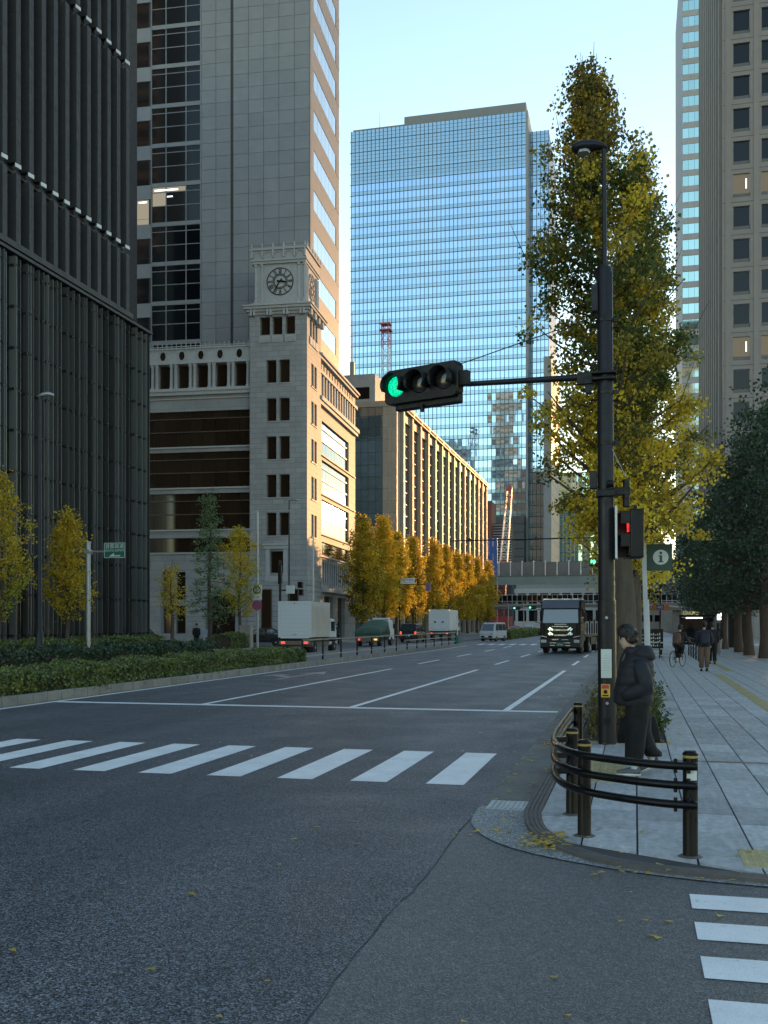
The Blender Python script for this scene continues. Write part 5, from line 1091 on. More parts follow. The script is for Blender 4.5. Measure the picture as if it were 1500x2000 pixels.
# generic car / van shell from a side outline (front = -y)
def vehicle(name, label, cat, loc, rz, W, body, top, paint, glassy, wy, wr, lamps='front', group=None, inset=.12):
    T = thing(name, label, cat, loc, rz, group); MB().prof(body, 'x', -W/2, W/2).build('body', M[paint], T, bevel=.07)
    ys = [p[0] for p in top]; zs = [p[1] for p in top]
    MB().loft([[(-W/2+k,y,z) if i else (W/2-k,y,z) for i in (0,)] for k in (0,) for y, z in top] if 0 else [[(s*(W/2-inset*(z-min(zs))/(max(zs)-min(zs))-.02), y, z) for y, z in top] for s in (-1,1)]).build('cabin', M[paint], T, bevel=.04)
    for nm, pts in glassy:
        if nm == 'side':
            for s in (-1,1):
                f = lambda z: s*(W/2-inset*(z-min(zs))/(max(zs)-min(zs))-.005); MB().loft([[(f(z)+s*d, y, z) for y, z in pts] for d in (-.02,.012)]).build('side_window', M['carglass'], T)
        else:
            (y0,z0),(y1,z1) = pts; e = .018 if nm == 'rear_window' else -.018; w0, w1 = W/2-.14, W/2-inset-.1
            MB().loft([[(-w0,y0+d,z0),(w0,y0+d,z0),(w1,y1+d,z1),(-w1,y1+d,z1)] for d in (e*.1, e*1.6)]).build(nm, M['carglass'], T)
    for s in (-1,1):
        for y in wy: wheel(T, s*(W/2-.1), y, wr, .2)
    y0 = min(p[0] for p in body); y1 = max(p[0] for p in body)
    for s in (-1,1):
        MB().box(s*(W/2-.25)-.14,s*(W/2-.25)+.14,y0-.012,y0+.1,.68,.85).build('headlight', M['headlamp'], T, bevel=.01); MB().box(s*(W/2-.14)-.07,s*(W/2-.14)+.07,y1-.1,y1+.012,.8,1.05).build('tail_light', M['tail'], T); MB().box(s*(W/2+.08)-.08,s*(W/2+.08)+.08,y0+.85,y0+.95,1.0,1.15).build('mirror', M[paint], T)
    MB().box(-W/2+.2,W/2-.2,y0-.02,y0+.05,.38,.56).build('lower_grille', M['black'], T); MB().box(-.2,.2,y0-.035,y0-.02,.42,.56).build('number_plate', M['signwhite'], T); MB().box(-.2,.2,y1+.02,y1+.035,.6,.74).build('number_plate', M['signwhite'], T)
    return T
vb = [(0,.3),(-.0,.75),(.12,1.05),(3.35,1.05),(3.38,.3)]; vt = [(.12,1.0),(.62,1.82),(.9,1.9),(3.2,1.9),(3.36,1.0)]
vg = [('windscreen',[(.165,1.08),(.58,1.76)]),('side',[(.55,1.1),(.85,1.75),(1.3,1.75),(1.3,1.1)]),('side',[(1.4,1.1),(1.4,1.75),(2.25,1.75),(2.25,1.1)]),('side',[(2.35,1.1),(2.35,1.75),(3.1,1.75),(3.2,1.1)]),('rear_window',[(3.355,1.1),(3.25,1.75)])]
vehicle('silver_van', 'small silver van turning at the far crossing', 'van', (-14.6, 102.5, 0), R(-16), 1.6, vb, vt, 'silver', vg, (.75,2.75), .3)
sb = [(0,.3),(.02,.65),(.3,.82),(1.3,.92),(3.9,.95),(4.35,.88),(4.4,.35)]; stp = [(1.15,.88),(1.95,1.38),(2.4,1.45),(3.3,1.42),(4.05,.9)]
sgl = [('windscreen',[(1.28,.98),(1.88,1.34)]),('side',[(1.5,.97),(2.0,1.33),(2.6,1.38),(2.6,.97)]),('side',[(2.7,.97),(2.7,1.38),(3.25,1.35),(3.7,.97)]),('rear_window',[(3.95,1.0),(3.4,1.36)])]
mv = [(0,.3),(.02,.75),(.35,.98),(4.3,1.0),(4.35,.3)]; mt = [(.4,.95),(1.15,1.72),(1.5,1.8),(4.1,1.78),(4.32,.95)]; mg = [('windscreen',[(.5,1.05),(1.08,1.64)]),('side',[(.95,1.05),(1.35,1.65),(2.2,1.65),(2.2,1.05)]),('side',[(2.3,1.05),(2.3,1.65),(4.0,1.62),(4.1,1.05)]),('rear_window',[(4.31,1.08),(4.14,1.66)])]
M['carred'] = paintmat('car_red', (.35,.02,.03)); M['carwhite'] = paintmat('car_white', (.6,.6,.6)); M['cargrey'] = paintmat('car_grey', (.25,.28,.29)); M['carblack'] = paintmat('car_black', (.015,.015,.017))
vehicle('minivan', 'black minivan with lit tail lights waiting beyond the canvas truck', 'van', (-20.9, 98.5, 0), R(180), 1.7, mv, mt, 'carblack', mg, (.8,3.5), .32)
vehicle('red_car', 'dark red car standing in the cross street behind the hedges', 'car', (-37.2, 74.5, 0), R(90), 1.7, mv, mt, 'darkred', mg, (.8,3.5), .32)
vehicle('black_car', 'low black car in the cross street in front of the stone doorway', 'car', (-31.2, 76, 0), R(-75), 1.75, sb, stp, 'carblack', sgl, (.8,3.5), .32)
for x, y, rz, pnt, lab in ((-15.9,160,180,'carwhite','white car with red lights seen past the silver van'),(-18.6,165,180,'carred','red car behind the white one in the far lane'),(-12.4,150,0,'cargrey','pale grey car just left of the black truck'),(-1.9,128,0,'carwhite','white car right of the black truck, half hidden by the pole'),(-3.9,146,0,'carred','small red car far down the road right of the black truck')):
    vehicle('distant_car', lab, 'car', (x, y, 0), R(rz), 1.7, sb, stp, pnt, sgl, (.8,3.5), .31, group='distant cars')
# box trucks driving away (rear = -y here)
def box_truck(label, loc, W, L, z0, z1, side, slats, tail=None):
    T = thing('box_truck', label, 'truck', loc); MB().box(-W/2,W/2,0,L,z0,z1).build('box', M[side], T, bevel=.015)
    f = MB().box(-W/2-.02,W/2+.02,-.03,.05,z1-.12,z1+.03).box(-W/2-.02,-W/2+.14,-.03,.05,z0,z1-.121).box(W/2-.14,W/2+.02,-.03,.05,z0,z1-.121).box(-W/2+.141,W/2-.141,-.03,.05,z0-.05,z0+.1).build('rear_frame', M['vwhite'], T)
    d = MB().box(-W/2+.15,W/2-.15,-.012,.02,z0+.12,z1-.14).build('rear_door', M['vwhite'], T)
    for k in range(1, int((z1-z0-.3)/.24)): MB().box(-W/2+.16,W/2-.16,-.0165,-.0125,z0+.12+.24*k,z0+.128+.24*k).build('door_groove', M['steel'], d)
    if slats:
        for k in range(int((z1-z0-.7)/.075)): piece('side_rib', M['boxside'], T, W/2 + .001, W/2 + .028, .1, L - .1, z0 + .55 + .075*k, z0 + .6 + .075*k)
        MB().box(-.12,.12,-.04,-.013,z0+.14,z0+.2).build('door_latch', M['steel'], d)
        MB().box(-.03,.03,-.08,-.031,z1-.11,z1-.06).build('rear_camera', M['black'], f)
    else:
        MB().box(-W/2+.15,W/2-.15,-.04,-.014,z0+.12,z0+1.25).build('tail_lift', M['whitem'], d)
        for x in (-.45,.4): MB().box(x-.05,x+.05,-.09,-.041,z0+.1,z0+.85).build('lift_arm', M['whitem'], d); MB().box(x-.1,x+.1,-.1,-.041,z0+.85,z0+1.0).build('arm_cap', M['black'], d)
        for x in (-W/2+.05,W/2-.05): MB().box(x-.06,x+.06,-.06,-.031,z1-.1,z1-.02).build('marker_light', M['amber'], f)
    MB().box(-W/2+.1,W/2-.1,-.0,L+1.7,z0-.3,z0-.04).build('chassis', M['black'], T); MB().box(-W/2+.05,W/2-.05,-.06,.02,z0-.42,z0-.2).build('rear_bar', M['brown'], T)
    for s in (-1,1):
        MB().box(s*(W/2-.3)-.12,s*(W/2-.3)+.12,-.075,-.061,z0-.36,z0-.24).build('tail_light', M['tail'], T)
        for y in (.9,L+1.0): wheel(T, s*(W/2-.18), y, .38, .3)
        MB().box(s*(W/2+.12)-.07,s*(W/2+.12)+.07,L+1.5,L+1.56,1.5,1.95).build('mirror', M['black'], T)
    MB().prof([(L+.1,.5),(L+.1,2.05),(L+.4,2.15),(L+1.3,2.1),(L+1.75,1.4),(L+1.8,.5)], 'x', -W/2+.1, W/2-.1).build('cab', M['vwhite'], T, bevel=.05)
    for s in (-1,1): MB().box(s*(W/2-.1)-.012,s*(W/2-.1)+.012,L+.5,L+1.35,1.35,1.95).build('cab_window', M['carglass'], T)
    MB().box(.05-W/2,W/2-.05,.3,L,z0-.55,z0-.3).build('side_guard', M['brown'], T)
    return T
box_truck('white box truck with ribbed sides and a blank roller door, nearest beyond the fence', (-19.5, 57.0, 0), 2.02, 3.85, 1.0, 3.12, 'boxside', True)
box_truck('far white box truck with a tail lift beyond the black minivan', (-20.6, 108.5, 0), 2.3, 5.2, 1.05, 3.3, 'vwhite', False)
# truck with a tied-down green canvas
G = thing('canvas_truck', 'small truck whose load is covered by a green canvas, behind the fence', 'truck', (-20.5, 77.5, 0))
MB().box(-1.0,1.0,0,3.6,.72,.86).box(-1.0,-.95,0,3.6,.86,1.2).box(.95,1.0,0,3.6,.86,1.2).box(-.95,.95,0,.05,.86,1.2).build('bed', M['canvas'], G); MB().prof([(3.65,.5),(3.65,2.05),(3.9,2.12),(4.8,2.08),(5.3,1.35),(5.35,.5)], 'x', -.92, .92).build('cab', M['vwhite'], G, bevel=.05)
rg = []
for k, (y, h, w) in enumerate(((-.04,1.15,1.02),(.25,1.42,1.0),(.8,1.5,.98),(1.5,1.62,.97),(2.1,1.95,.9),(2.8,2.08,.85),(3.6,2.1,.82))): rg.append([(-1.04,y,1.0),(-w,y,h*.93+jt(.03)),(-w*.6,y+jt(.03),h+jt(.03)),(0,y,h+.05+jt(.05)),(w*.6,y+jt(.03),h+jt(.03)),(w,y,h*.93+jt(.03)),(1.04,y,1.0)])
MB().loft(rg).build('canvas_cover', M['canvas'], G, 2); MB().box(-.5,.85,3.62,4.3,2.12,2.28).build('roof_deflector', M['vwhite'], G, bevel=.03)
MB().box(-.9,.9,.1,5.0,.45,.7).build('chassis', M['black'], G); MB().box(-.95,.95,-.06,0,.42,.72).build('rear_panel', M['brown'], G)
for s in (-1,1):
    for y in (.8,4.4): wheel(G, s*.82, y, .36, .25)
    MB().box(s*.7-.13,s*.7+.13,-.075,-.061,.5,.62).build('tail_light', M['tail'] if s < 0 else M['amber'], G); MB().box(s*1.05-.07,s*1.05+.07,4.7,4.76,1.4,1.8).build('mirror', M['black'], G)
# ---------------------------------------------------------------- bicycle builder
def bicycle(name, label, loc, rz, scale=1.0, dark='black'):
    T = thing(name, label, 'bicycle', loc, rz); T.scale = (scale,)*3
    def ring(y, r, t, m, nm, par):
        b = MB(); pts = [(0, y + r*math.cos(2*math.pi*k/28), .34 + r*math.sin(2*math.pi*k/28)) for k in range(29)]; b.tube(pts, t, 6, cap=False); return b.build(nm, M[m], par, 2)
    for y in (-.52,.52):
        w = ring(y, .325, .018, 'rubber', 'wheel', T); ring(y, .30, .008, 'steel', 'rim', w); sp = MB()
        for k in range(14): a = 2*math.pi*k/14; sp.cyl((0,y,.34),(0,y+.3*math.cos(a),.34+.3*math.sin(a)),.002,.002,3)
        sp.build('spokes', M['steel'], w)
    f = MB(); bb = (0,.06,.30); hd = (0,-.36,.85); stp_ = (0,.2,.82)
    for a, b, r in ((bb,hd,.02),(bb,stp_,.016),(stp_,hd,.015),(bb,(0,.52,.34),.01),(stp_,(0,.52,.34),.009),(hd,(0,-.52,.34),.015)): f.cyl(a, b, r, r, 8)
    f.build('frame', M[dark], T, True); MB().tube([(0,-.36,.85),(0,-.34,1.02),(-.27,-.30,1.04),(-.3,-.2,1.02)], .012, 7).tube([(0,-.34,1.02),(.27,-.30,1.04),(.3,-.2,1.02)], .012, 7).build('handlebar', M['steel'], T, True)
    MB().ball((0,.22,.93),.07,.13,.035,12,6).cyl((0,.2,.82),(0,.21,.92),.013,.013,8).build('saddle', M['black'], T, True); MB().cyl((-.09,.06,.3),(.09,.06,.3),.012,.012,6).cyl((-.02,.06,.3),(.02,.06,.3),.09,.09,18).box(-.16,-.07,.02,.1,.12,.14).box(.07,.16,.02,.1,.45,.47).build('crankset', M['steel'], T)
    MB().box(-.02,.02,.5,.55,.62,.68).build('rear_light', M['red'], T); return T
# ---------------------------------------------------------------- people
def cloth(name, col, rough=.85, bump=.4, bs=14): return mat(name, col, rough, var=.18, scale=5, bump=bump, bscale=bs, fine=.08, fscale=80)
M['skin'] = mat('skin', (.52,.35,.27), .55, var=.06, scale=8); M['hair'] = mat('dark_hair', (.012,.010,.009), .5, var=.3, scale=30, bump=.6, bscale=60, stretch=(1,1,.3)); M['navy'] = cloth('navy_padded_jacket', (.008,.009,.015), .7, .5, 9); M['blacktrouser'] = cloth('black_trousers', (.004,.004,.0045)); M['khaki'] = cloth('brown_trousers', (.13,.085,.06))
M['darkcloth'] = cloth('dark_cloth', (.018,.017,.018)); M['greycloth'] = cloth('grey_cloth', (.25,.25,.26)); M['brownbag'] = cloth('brown_leather_bag', (.10,.045,.03), .6); M['navybag'] = cloth('navy_backpack', (.014,.016,.03), .7); M['shoe'] = mat('trainer_grey', (.10,.105,.12), .6, var=.4, scale=40); M['sole'] = mat('white_sole', (.6,.6,.58), .6); M['whiteshirt'] = cloth('pale_shirt', (.5,.52,.55)); M['blackshoe'] = mat('black_shoe', (.012,.012,.013), .4)
def skin_mesh(name, chains, m, sub=2):
    """chains of (x,y,z,r) joints grown into one skinned surface; the first chain's first joint is the root"""
    vs = []; es = []; rs = []; key = {}
    def vid(p):
        k = tuple(round(c, 4) for c in p[:3])
        if k not in key: key[k] = len(vs); vs.append(p[:3]); rs.append(p[3])
        return key[k]
    for c in chains:
        ids = [vid(p) for p in c]
        es += [(a, b) for a, b in zip(ids, ids[1:]) if a != b]
    me = bpy.data.meshes.new(name); me.from_pydata(vs, es, []); o = bpy.data.objects.new(name, me); COL.objects.link(o)
    sk = o.modifiers.new('skin', 'SKIN'); sk.use_smooth_shade = True
    lay = me.skin_vertices[0] if len(me.skin_vertices) else None
    if lay is None: bpy.context.view_layer.objects.active = o; bpy.ops.mesh.customdata_skin_add(); lay = me.skin_vertices[0]
    for i, d in enumerate(lay.data): r = rs[i]; d.radius = (r, r) if not isinstance(r, tuple) else r; d.use_root = i == 0
    ss = o.modifiers.new('sub', 'SUBSURF'); ss.levels = sub; ss.render_levels = sub
    out = bpy.data.meshes.new_from_object(o.evaluated_get(bpy.context.evaluated_depsgraph_get())); bpy.data.objects.remove(o)
    out.name = name; out.materials.clear(); out.materials.append(m); out.polygons.foreach_set('use_smooth', [True]*len(out.polygons)); return out
def join_mesh(me, mb):
    """adds a builder's shapes to an existing mesh so that the figure stays one object"""
    import bmesh
    bm = bmesh.new(); bm.from_mesh(me); t = bpy.data.meshes.new('t'); t.from_pydata(mb.v, [], mb.f); bm.from_mesh(t); bmesh.ops.recalc_face_normals(bm, faces=bm.faces)
    for f in bm.faces: f.smooth = True
    bm.to_mesh(me); bm.free()
def head(mb, c, pitch=0, s=1.0):
    """a face looking along -y: rings from chin to crown with nose, brow and ears"""
    Mx = Matrix.Translation(Vector(c)) @ Matrix.Rotation(pitch, 4, 'X'); rings = []; n = 20
    for z, w, f, b in ((-.125,.012,.045,.0),(-.118,.035,.082,.02),(-.10,.05,.092,.045),(-.075,.058,.090,.065),(-.05,.064,.092,.08),(-.025,.069,.090,.09),(0,.073,.090,.098),(.03,.076,.094,.103),(.06,.075,.09,.103),(.09,.066,.076,.092),(.115,.046,.05,.066),(.128,.015,.016,.02)):
        r = []
        for k in range(n):
            a = 2*math.pi*k/n; y = -f*math.cos(a) if math.cos(a) > 0 else -b*math.cos(a); x = w*math.sin(a)
            if k == 0: y -= {-.025:.022, -.05:.012, 0:.010, -.075:.006, -.10:.004}.get(z, 0)
            if k in (1, n-1) and z == 0: y += .012
            r.append(Mx @ Vector((x*s, y*s, z*s)))
        rings.append(r)
    mb.loft(rings)
    for sx in (-1, 1): mb.ball(Mx @ Vector((sx*.075*s, .005, -.015*s)), .012*s, .022*s, .034*s, 8, 6)
    return Mx
def hair(par, Mx, m, s=1.0, long=0):
    b = MB(); rings = []; n = 22; g = random.Random(4)
    for z, k in ((-.085-long,.82),(-.05,.98),(0,1.06),(.05,1.1),(.09,1.0),(.125,.72),(.145,.4),(.15,.06)):
        r = []
        for i in range(n):
            a = 2*math.pi*i/n; front = math.cos(a); w = .078*k; d = (.098 if front > 0 else .108)*k*(.86 if front > .3 and z < .1 else 1); zz = z
            if front > .25 and z < .05: zz = max(z, .008 + .035*g.random()); d *= .97 
            elif front > .0 and z < -.05: zz = max(z, -.05)
            q = 1 + .13*(g.random()-.4); r.append(Mx @ Vector((w*math.sin(a)*s*q, -d*front*s*q, (zz + .022*(g.random()-.5))*s)))
        rings.append(r)
    b.loft(rings); o = b.build('hair', m, par, 2); H = []
    for i in range(520):
        a = g.uniform(0, 2*math.pi); e = g.uniform(-.05, 1.45); fr = math.cos(a)
        z = .02 + .125*math.sin(e) - (.06 if fr < -.2 else 0)*g.random(); rr = math.cos(e)*1.1
        if fr > .3 and z < .1: continue
        H.append(Mx @ Vector((.079*rr*math.sin(a)*s, -(.098 if fr > 0 else .108)*rr*fr*s, z*s)))
    H = np.array([list(v) for v in H]); me = leaves_mesh('strands', H, .05*s, np.tile(np.array((.012,.010,.009)), (len(H),1)), M['hair'], 0, .22); place('strands', me, o); return o
def ell(c, w, d, z, n=18, p=2.4): return [(c[0]+w*math.copysign(abs(math.cos(2*math.pi*k/n))**(2/p), math.cos(2*math.pi*k/n)), c[1]+d*math.copysign(abs(math.sin(2*math.pi*k/n))**(2/p), math.sin(2*math.pi*k/n)), z) for k in range(n)]
def shoe(par, ank, rz, pitch, mats, name='shoe'):
    Mx = Matrix.Translation(Vector(ank)) @ Matrix.Rotation(rz, 4, 'Z') @ Matrix.Rotation(pitch, 4, 'X'); b = MB(); sl = MB()
    R_ = lambda ys: [[Mx @ Vector((w*math.cos(a), y, z0 + h*math.sin(a))) for a in [math.pi*k/8 for k in range(9)]] for y, w, z0, h in ys]
    b.loft(R_(((.075,.03,-.075,.06),(.06,.038,-.075,.085),(.0,.044,-.075,.085),(-.08,.046,-.075,.065),(-.16,.045,-.075,.045),(-.205,.03,-.075,.03))), True)
    sl.loft([[Mx @ Vector((w*math.cos(2*math.pi*k/14), y0 + l*math.sin(2*math.pi*k/14), z)) for k in range(14)] for w, l, y0, z in ((.046,.148,-.065,-.098),(.05,.152,-.065,-.085),(.048,.15,-.065,-.073))])
    o = b.build(name, mats[0], par, 2); sl.build('sole', mats[1], o, 2); return o
# the man at the crossing: faces -x in the world, so -y in his own axes
PM = thing('person', 'man in a dark padded hooded jacket and black trousers looking down, hands in pockets', 'person', (.04, 12.6, .031), R(-90))
LH = [(.085,.0,.92,.10),(.10,-.03,.5,.07),(.10,-.05,.09,.045)]; RH = [(-.085,.0,.92,.10),(-.10,.03,.5,.07),(-.10,.17,.15,.045)]
AL = [(.17,.0,1.36,.05),(.25,.09,1.07,.05),(.22,-.10,.98,.04),(.19,-.17,.93,.035)]; AR = [(-.17,.0,1.36,.05),(-.25,.07,1.06,.05),(-.25,.0,.80,.038),(-.25,-.01,.72,.036)]
fing = [[(-.25,-.01,.72,.036),(-.25+dx,-.01+dy,.64,.010),(-.25+dx+.02,-.01+dy,.62-dl,.009),(-.23+dx+.02,-.01+dy,.63-dl,.008)] for dx, dy, dl in ((-.01,-.035,.0),(-.01,-.012,.012),(-.01,.012,.010),(-.01,.034,-.005))] + [[(-.25,-.01,.72,.036),(-.235,-.055,.685,.011),(-.225,-.06,.645,.009)]]
bm_ = skin_mesh('body', [[(0,0,.95,.12),(0,-.0,1.2,.13),(0,-.01,1.36,.075),(0,-.06,1.47,.052),(0,-.085,1.56,.055)], [(0,0,.95,.12)]+LH, [(0,0,.95,.12)]+RH, [(0,-.01,1.36,.075)]+AL, [(0,-.01,1.36,.075)]+AR] + fing, M['skin'])
hb = MB(); HM = head(hb, (0,-.125,1.645), R(16)); join_mesh(bm_, hb); bo = place('body', bm_, PM); hair(bo, HM, M['hair'], 1.06)
eb = MB()
for s in (-1,1): eb.ball(HM @ Vector((s*.03,-.086,.004)),.011,.006,.006,8,5)
eb.build('eyes', M['hair'], bo)
jrows = ((.83,.21,.20,-.05),(.86,.235,.232,-.055),(.95,.24,.235,-.05),(1.04,.245,.232,-.04),(1.06,.238,.225,-.04),(1.15,.245,.225,-.03),(1.25,.25,.212,-.02),(1.34,.245,.19,-.01),(1.41,.20,.16,.0),(1.46,.12,.12,-.02),(1.485,.09,.095,-.04))
jk = MB(); zz_ = np.array([r[0] for r in jrows]); jz = np.linspace(.83, 1.485, 46)
jk.loft([ell((.004*math.sin(z*40), float(np.interp(z,zz_,[r[3] for r in jrows]))), float(np.interp(z,zz_,[r[1] for r in jrows]))*q, float(np.interp(z,zz_,[r[2] for r in jrows]))*q, z) for z in jz for q in [1 - .035*abs(math.cos(math.pi*(z-.86)/.105))**6]], True)
jo = jk.build('padded_jacket', M['navy'], bo, 2)
for A, nm in ((AL,1),(AR,-1)):
    tb = MB(); pts = [(A[0][0]*.92,A[0][1],A[0][2]+.0),(A[0][0]*1.12,.02,1.30),(A[1][0]*1.05,A[1][1]*.8,1.16),A[1][:3],((A[1][0]+A[2][0])/2,(A[1][1]+A[2][1])/2,(A[1][2]+A[2][2])/2),A[2][:3],A[3][:3]]
    tb.tube(pts, [.085,.098,.098,.096,.092,.082,.06], 14).build('sleeve', M['navy'], jo, 2)
hd = MB(); hd.loft([ell((0,cy),w,d,z) for z, w, d, cy in ((1.36,.10,.06,.10),(1.39,.17,.12,.08),(1.45,.185,.14,.06),(1.51,.15,.115,.06),(1.55,.09,.06,.075))]); hd.build('hood', M['navy'], jo, 2)
cz = MB(); cz.tube([(0,-.16,1.49),(0,-.2,1.4),(0,-.235,1.2),(0,-.28,1.0),(0,-.282,.86)], .012, 6).build('zip_placket', M['darkcloth'], jo)
cl = MB(); cl.loft([[(.10*math.cos(a)*k, -.05 + .09*math.sin(a)*k, z + .03*max(0,math.sin(a))) for a in [2*math.pi*i/16 for i in range(16)]] for k, z in ((1.15,1.44),(1.2,1.50),(1.05,1.535),(.95,1.50))], False); cl.build('collar', M['navy'], jo, 2)
tr = MB()
for leg, sx in ((LH,1),(RH,-1)):
    k = leg[1]; a = leg[2]; tr.loft([[(c[0]+r*math.cos(2*math.pi*i/16), c[1]+r*1.05*math.sin(2*math.pi*i/16), c[2]) for i in range(16)] for c, r in (((leg[0][0]*.9,.0,1.0),.135),((leg[0][0],-.005,.88),.142),(((leg[0][0]+k[0])/2,(leg[0][1]+k[1])/2,.7),.132),((k[0],k[1],k[2]),.118),(((k[0]+a[0])/2,(k[1]+a[1])/2,.32),.112),((a[0],a[1],a[2]+.11),.102),((a[0],a[1]+.01,a[2]+.065),.094))])
tr.ball((0,0,.93),.2,.15,.14,14,8); tr.build('trousers', M['blacktrouser'], bo, 2)
for ank, ph in (((.10,-.05,.098),0),((-.10,.155,.175),R(24))):
    shoe(bo, ank, 0, ph, (M['shoe'], M['sole']))
    MB().cyl((ank[0],ank[1],ank[2]-.02),(ank[0],ank[1]+.01,ank[2]+.06),.042,.045,12).build('sock', M['whiteshirt'], bo, True)
BG = thing('tote_bag', 'large black tote bag hanging at the far side of the waiting man', 'bag', (.06, 12.92, .03), R(-90)); BG.rotation_euler = (R(2), R(-6), R(-90))
bg = MB(); bg.loft([[(x*w, y*d, z) for x, y in ((-1,-1),(-.3,-1.05),(.3,-1.05),(1,-1),(1.05,0),(1,1),(.3,1.05),(-.3,1.05),(-1,1),(-1.05,0))] for z, w, d in ((.34,.05,.24),(.36,.07,.25),(.5,.065,.235),(.62,.04,.21),(.66,.02,.19))]); bg.build('bag_body', M['blacktrouser'], BG, 2)
for s in (-1,1): MB().tube([(s*.015,-.09,.65),(s*.02,-.07,.74),(0,0,.79),(s*.02,.07,.74),(s*.015,.09,.65)], .009, 6).build('handle', M['blacktrouser'], BG)
# simpler figures further off
def figure(label, loc, rz, top, legs, shoes, stride=.16, s=1.0, bag=None, seat=False, longhair=0, armx=.0):
    P = thing('person', label, 'person', loc, rz); P.scale = (s,)*3
    if seat: L = [[(.09,.02,.95,.1),(.11,-.26,.72,.075),(.10,-.06,.28,.05)], [(-.09,.02,.95,.1),(-.11,-.30,.98-.12,.075),(-.10,-.14,.50,.05)]]; lean = -.26
    else: L = [[(.085,0,.92,.1),(.095,-stride*.6,.5,.065),(.09,-stride*.5,.09,.045)], [(-.085,0,.92,.1),(-.095,-stride*.1,.5,.065),(-.09,stride,.11,.045)]]; lean = -.03
    sh_ = (0,lean*.85,1.36 if not seat else 1.36); nk = (0,lean,1.45); 
    A = [[(sx*.19,lean*.85,1.38,.055),(sx*.25,lean*.85+.07-(.2 if seat else 0),1.12,.045),(sx*(.22 if not seat else .27),lean*.85-(.02+armx)-(.38 if seat else 0),.90 if not seat else 1.1,.036),(sx*(.21 if not seat else .27),lean*.85-(.03+armx)-(.44 if seat else 0),.82 if not seat else 1.07,.034)] for sx in (1,-1)]
    root = (0,.02 if seat else 0,.97,.12); ch = (0,lean*.4,1.2,.13); cs = (*sh_,.09)
    me = skin_mesh('body', [[root, ch, cs, (*nk,.05), (0,lean-.01,1.55,.05)]] + [[root]+l for l in L] + [[cs]+a for a in A], M['skin'], 1); hb = MB(); HM = head(hb, (0,lean-.03,1.63), R(6)); join_mesh(me, hb); bo = place('body', me, P); hair(bo, HM, M['hair'], 1.05, longhair)
    j = MB(); j.loft([ell((0,c),w,d,z) for z, w, d, c in ((.86,.19,.15,.01),(.95,.2,.155,.01),(1.15,.205,.155,lean*.4),(1.32,.21,.15,lean*.8),(1.41,.17,.12,lean*.9),(1.47,.075,.08,lean))]); jo = j.build('jacket', M[top], bo, 2)
    for a in A: MB().tube([(a[0][0]*.9,a[0][1],a[0][2]),a[0][:3],a[1][:3],a[2][:3]], [.07,.085,.072,.05], 10).build('sleeve', M[top], jo, 2)
    t = MB()
    for l in L: t.tube([(l[0][0],l[0][1],l[0][2]+.06),l[0][:3],l[1][:3],(l[2][0],l[2][1],l[2][2]+.03)], [.12,.13,.092,.075], 12)
    t.ball((0,.01,.94),.175,.13,.11,12,6).build('trousers', M[legs], bo, 2)
    for l, ph in zip(L, (0, 0 if seat else R(16))): shoe(bo, (l[2][0],l[2][1],l[2][2]+.005), 0, ph, (M[shoes], M['sole'] if shoes != 'blackshoe' else M['blackshoe']))
    if bag: b = MB(); b.loft([ell((0,c+lean*.6),w,d,z,16,3) for z, w, d, c in ((.92,.12,.06,.22),(.96,.165,.11,.24),(1.15,.175,.125,.25),(1.32,.16,.11,.23),(1.42,.11,.06,.20))]); bb = b.build('backpack', M[bag], bo, 2); b = MB().loft([ell((0,.35+lean*.6),w,.03,z,12,3) for z, w in ((.98,.12),(1.0,.14),(1.16,.14),(1.18,.12))]).build('pocket', M[bag], bb, 2)
    return P
figure('man with a navy backpack and brown trousers walking away along the pavement', (2.55, 40.3, .031), R(182), 'navybag', 'khaki', 'blackshoe', .05, 1.07, 'navybag')
bicycle('bicycle', 'black bicycle ridden away along the pavement', (1.72, 43.8, .031), R(156))
figure('cyclist in dark clothes with a brown backpack riding away', (1.72, 43.8, .031), R(156), 'darkcloth', 'blacktrouser', 'blackshoe', .1, 1.0, 'brownbag', True)
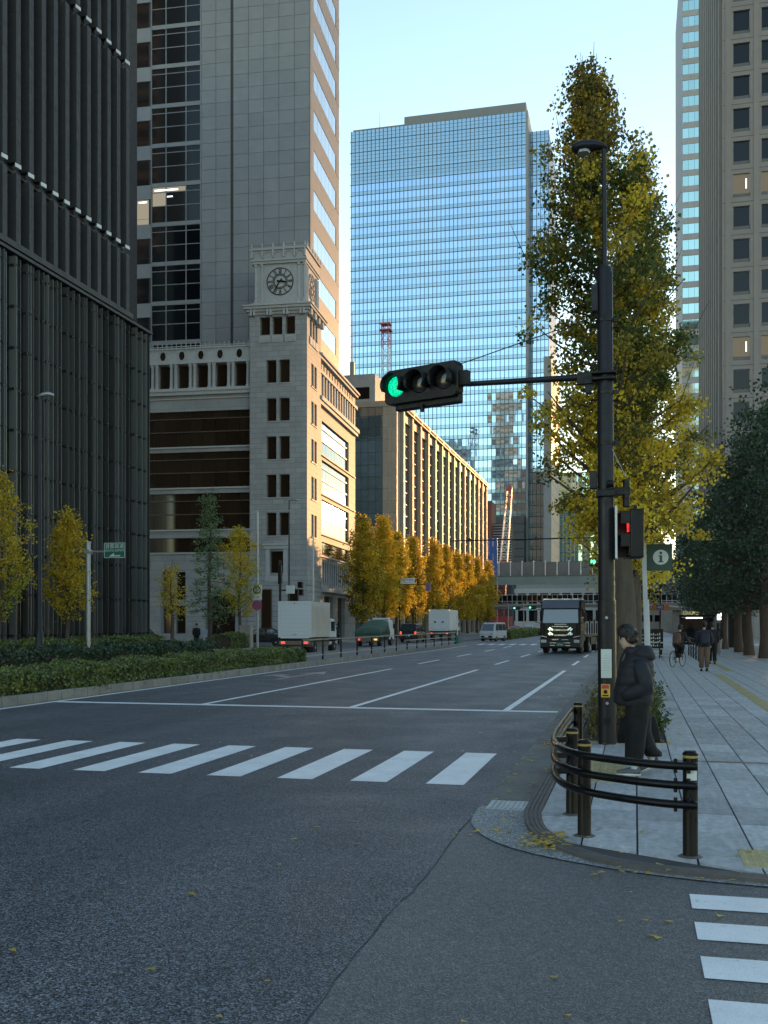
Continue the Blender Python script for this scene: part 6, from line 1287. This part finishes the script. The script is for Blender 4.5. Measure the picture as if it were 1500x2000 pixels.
figure('dark-clothed walker just beyond the man with the navy backpack', (3.35, 47.5, .031), R(178), 'darkcloth', 'blacktrouser', 'blackshoe', .22, 1.05)
figure('walker in a dark top and pale wide trousers further along the pavement', (4.55, 60, .031), R(170), 'darkcloth', 'greycloth', 'shoe', .2, 1.02, None, False, .1)
figure('pedestrian in dark clothes just right of the nearest box truck', (-25.0, 84.4, 0), R(60), 'darkcloth', 'blacktrouser', 'blackshoe', .18, 1.03)
figure('pedestrian in dark clothes left of the green canvas truck', (-24.6, 93.5, 0), R(-100), 'darkcloth', 'blacktrouser', 'blackshoe', .2, 1.03)
figure('courier in dark clothes standing nearer the dark red car', (-31.9, 70.6, 0), R(20), 'darkcloth', 'blacktrouser', 'blackshoe', .08, 1.03)
figure('second courier with a pale blue bag beside the parked motorcycles', (-30.0, 70.4, 0), R(-30), 'darkcloth', 'blacktrouser', 'blackshoe', .08, 1.03)
tag(MB().box(-.3,.3,-.25,.25,.0,.55).box(-.31,.31,-.26,.26,.55,.6).build('delivery_box', mat('pale_blue_box', (.42,.48,.6), .6), None, loc=(-31.0,70.2,.75), bevel=.02), 'pale blue delivery box between the two couriers', 'box')
tag(MB().box(-.35,.35,-.2,.2,.7,.75).box(-.33,-.28,-.18,-.13,0,.7).box(.28,.33,-.18,-.13,0,.7).box(-.33,-.28,.13,.18,0,.7).box(.28,.33,.13,.18,0,.7).build('folding_stand', M['steel'], None, loc=(-31.0,70.2,0)), 'small steel stand under the pale blue delivery box', 'stand')
for i, (x, lab) in enumerate(((-28.9,'black bicycle parked nearest the doorway side behind the hedge'),(-27.9,'black bicycle parked beside the white pipe fence'))): bicycle('parked_bicycle', lab, (x, 68.4 + .5*i, .0), R(80), 1.05)
PF = thing('pipe_fence', 'short white pipe fence in front of the parked bicycles', 'fence', (-29.4, 66.3, .14))
for x in (0,1.3,2.6): MB().cyl((x,0,0),(x,0,.8),.03,.03,8).build('post', M['whitem'], PF)
for z in (.3,.8): MB().cyl((0,0,z),(2.6,0,z),.03,.03,8).build('rail', M['whitem'], PF)
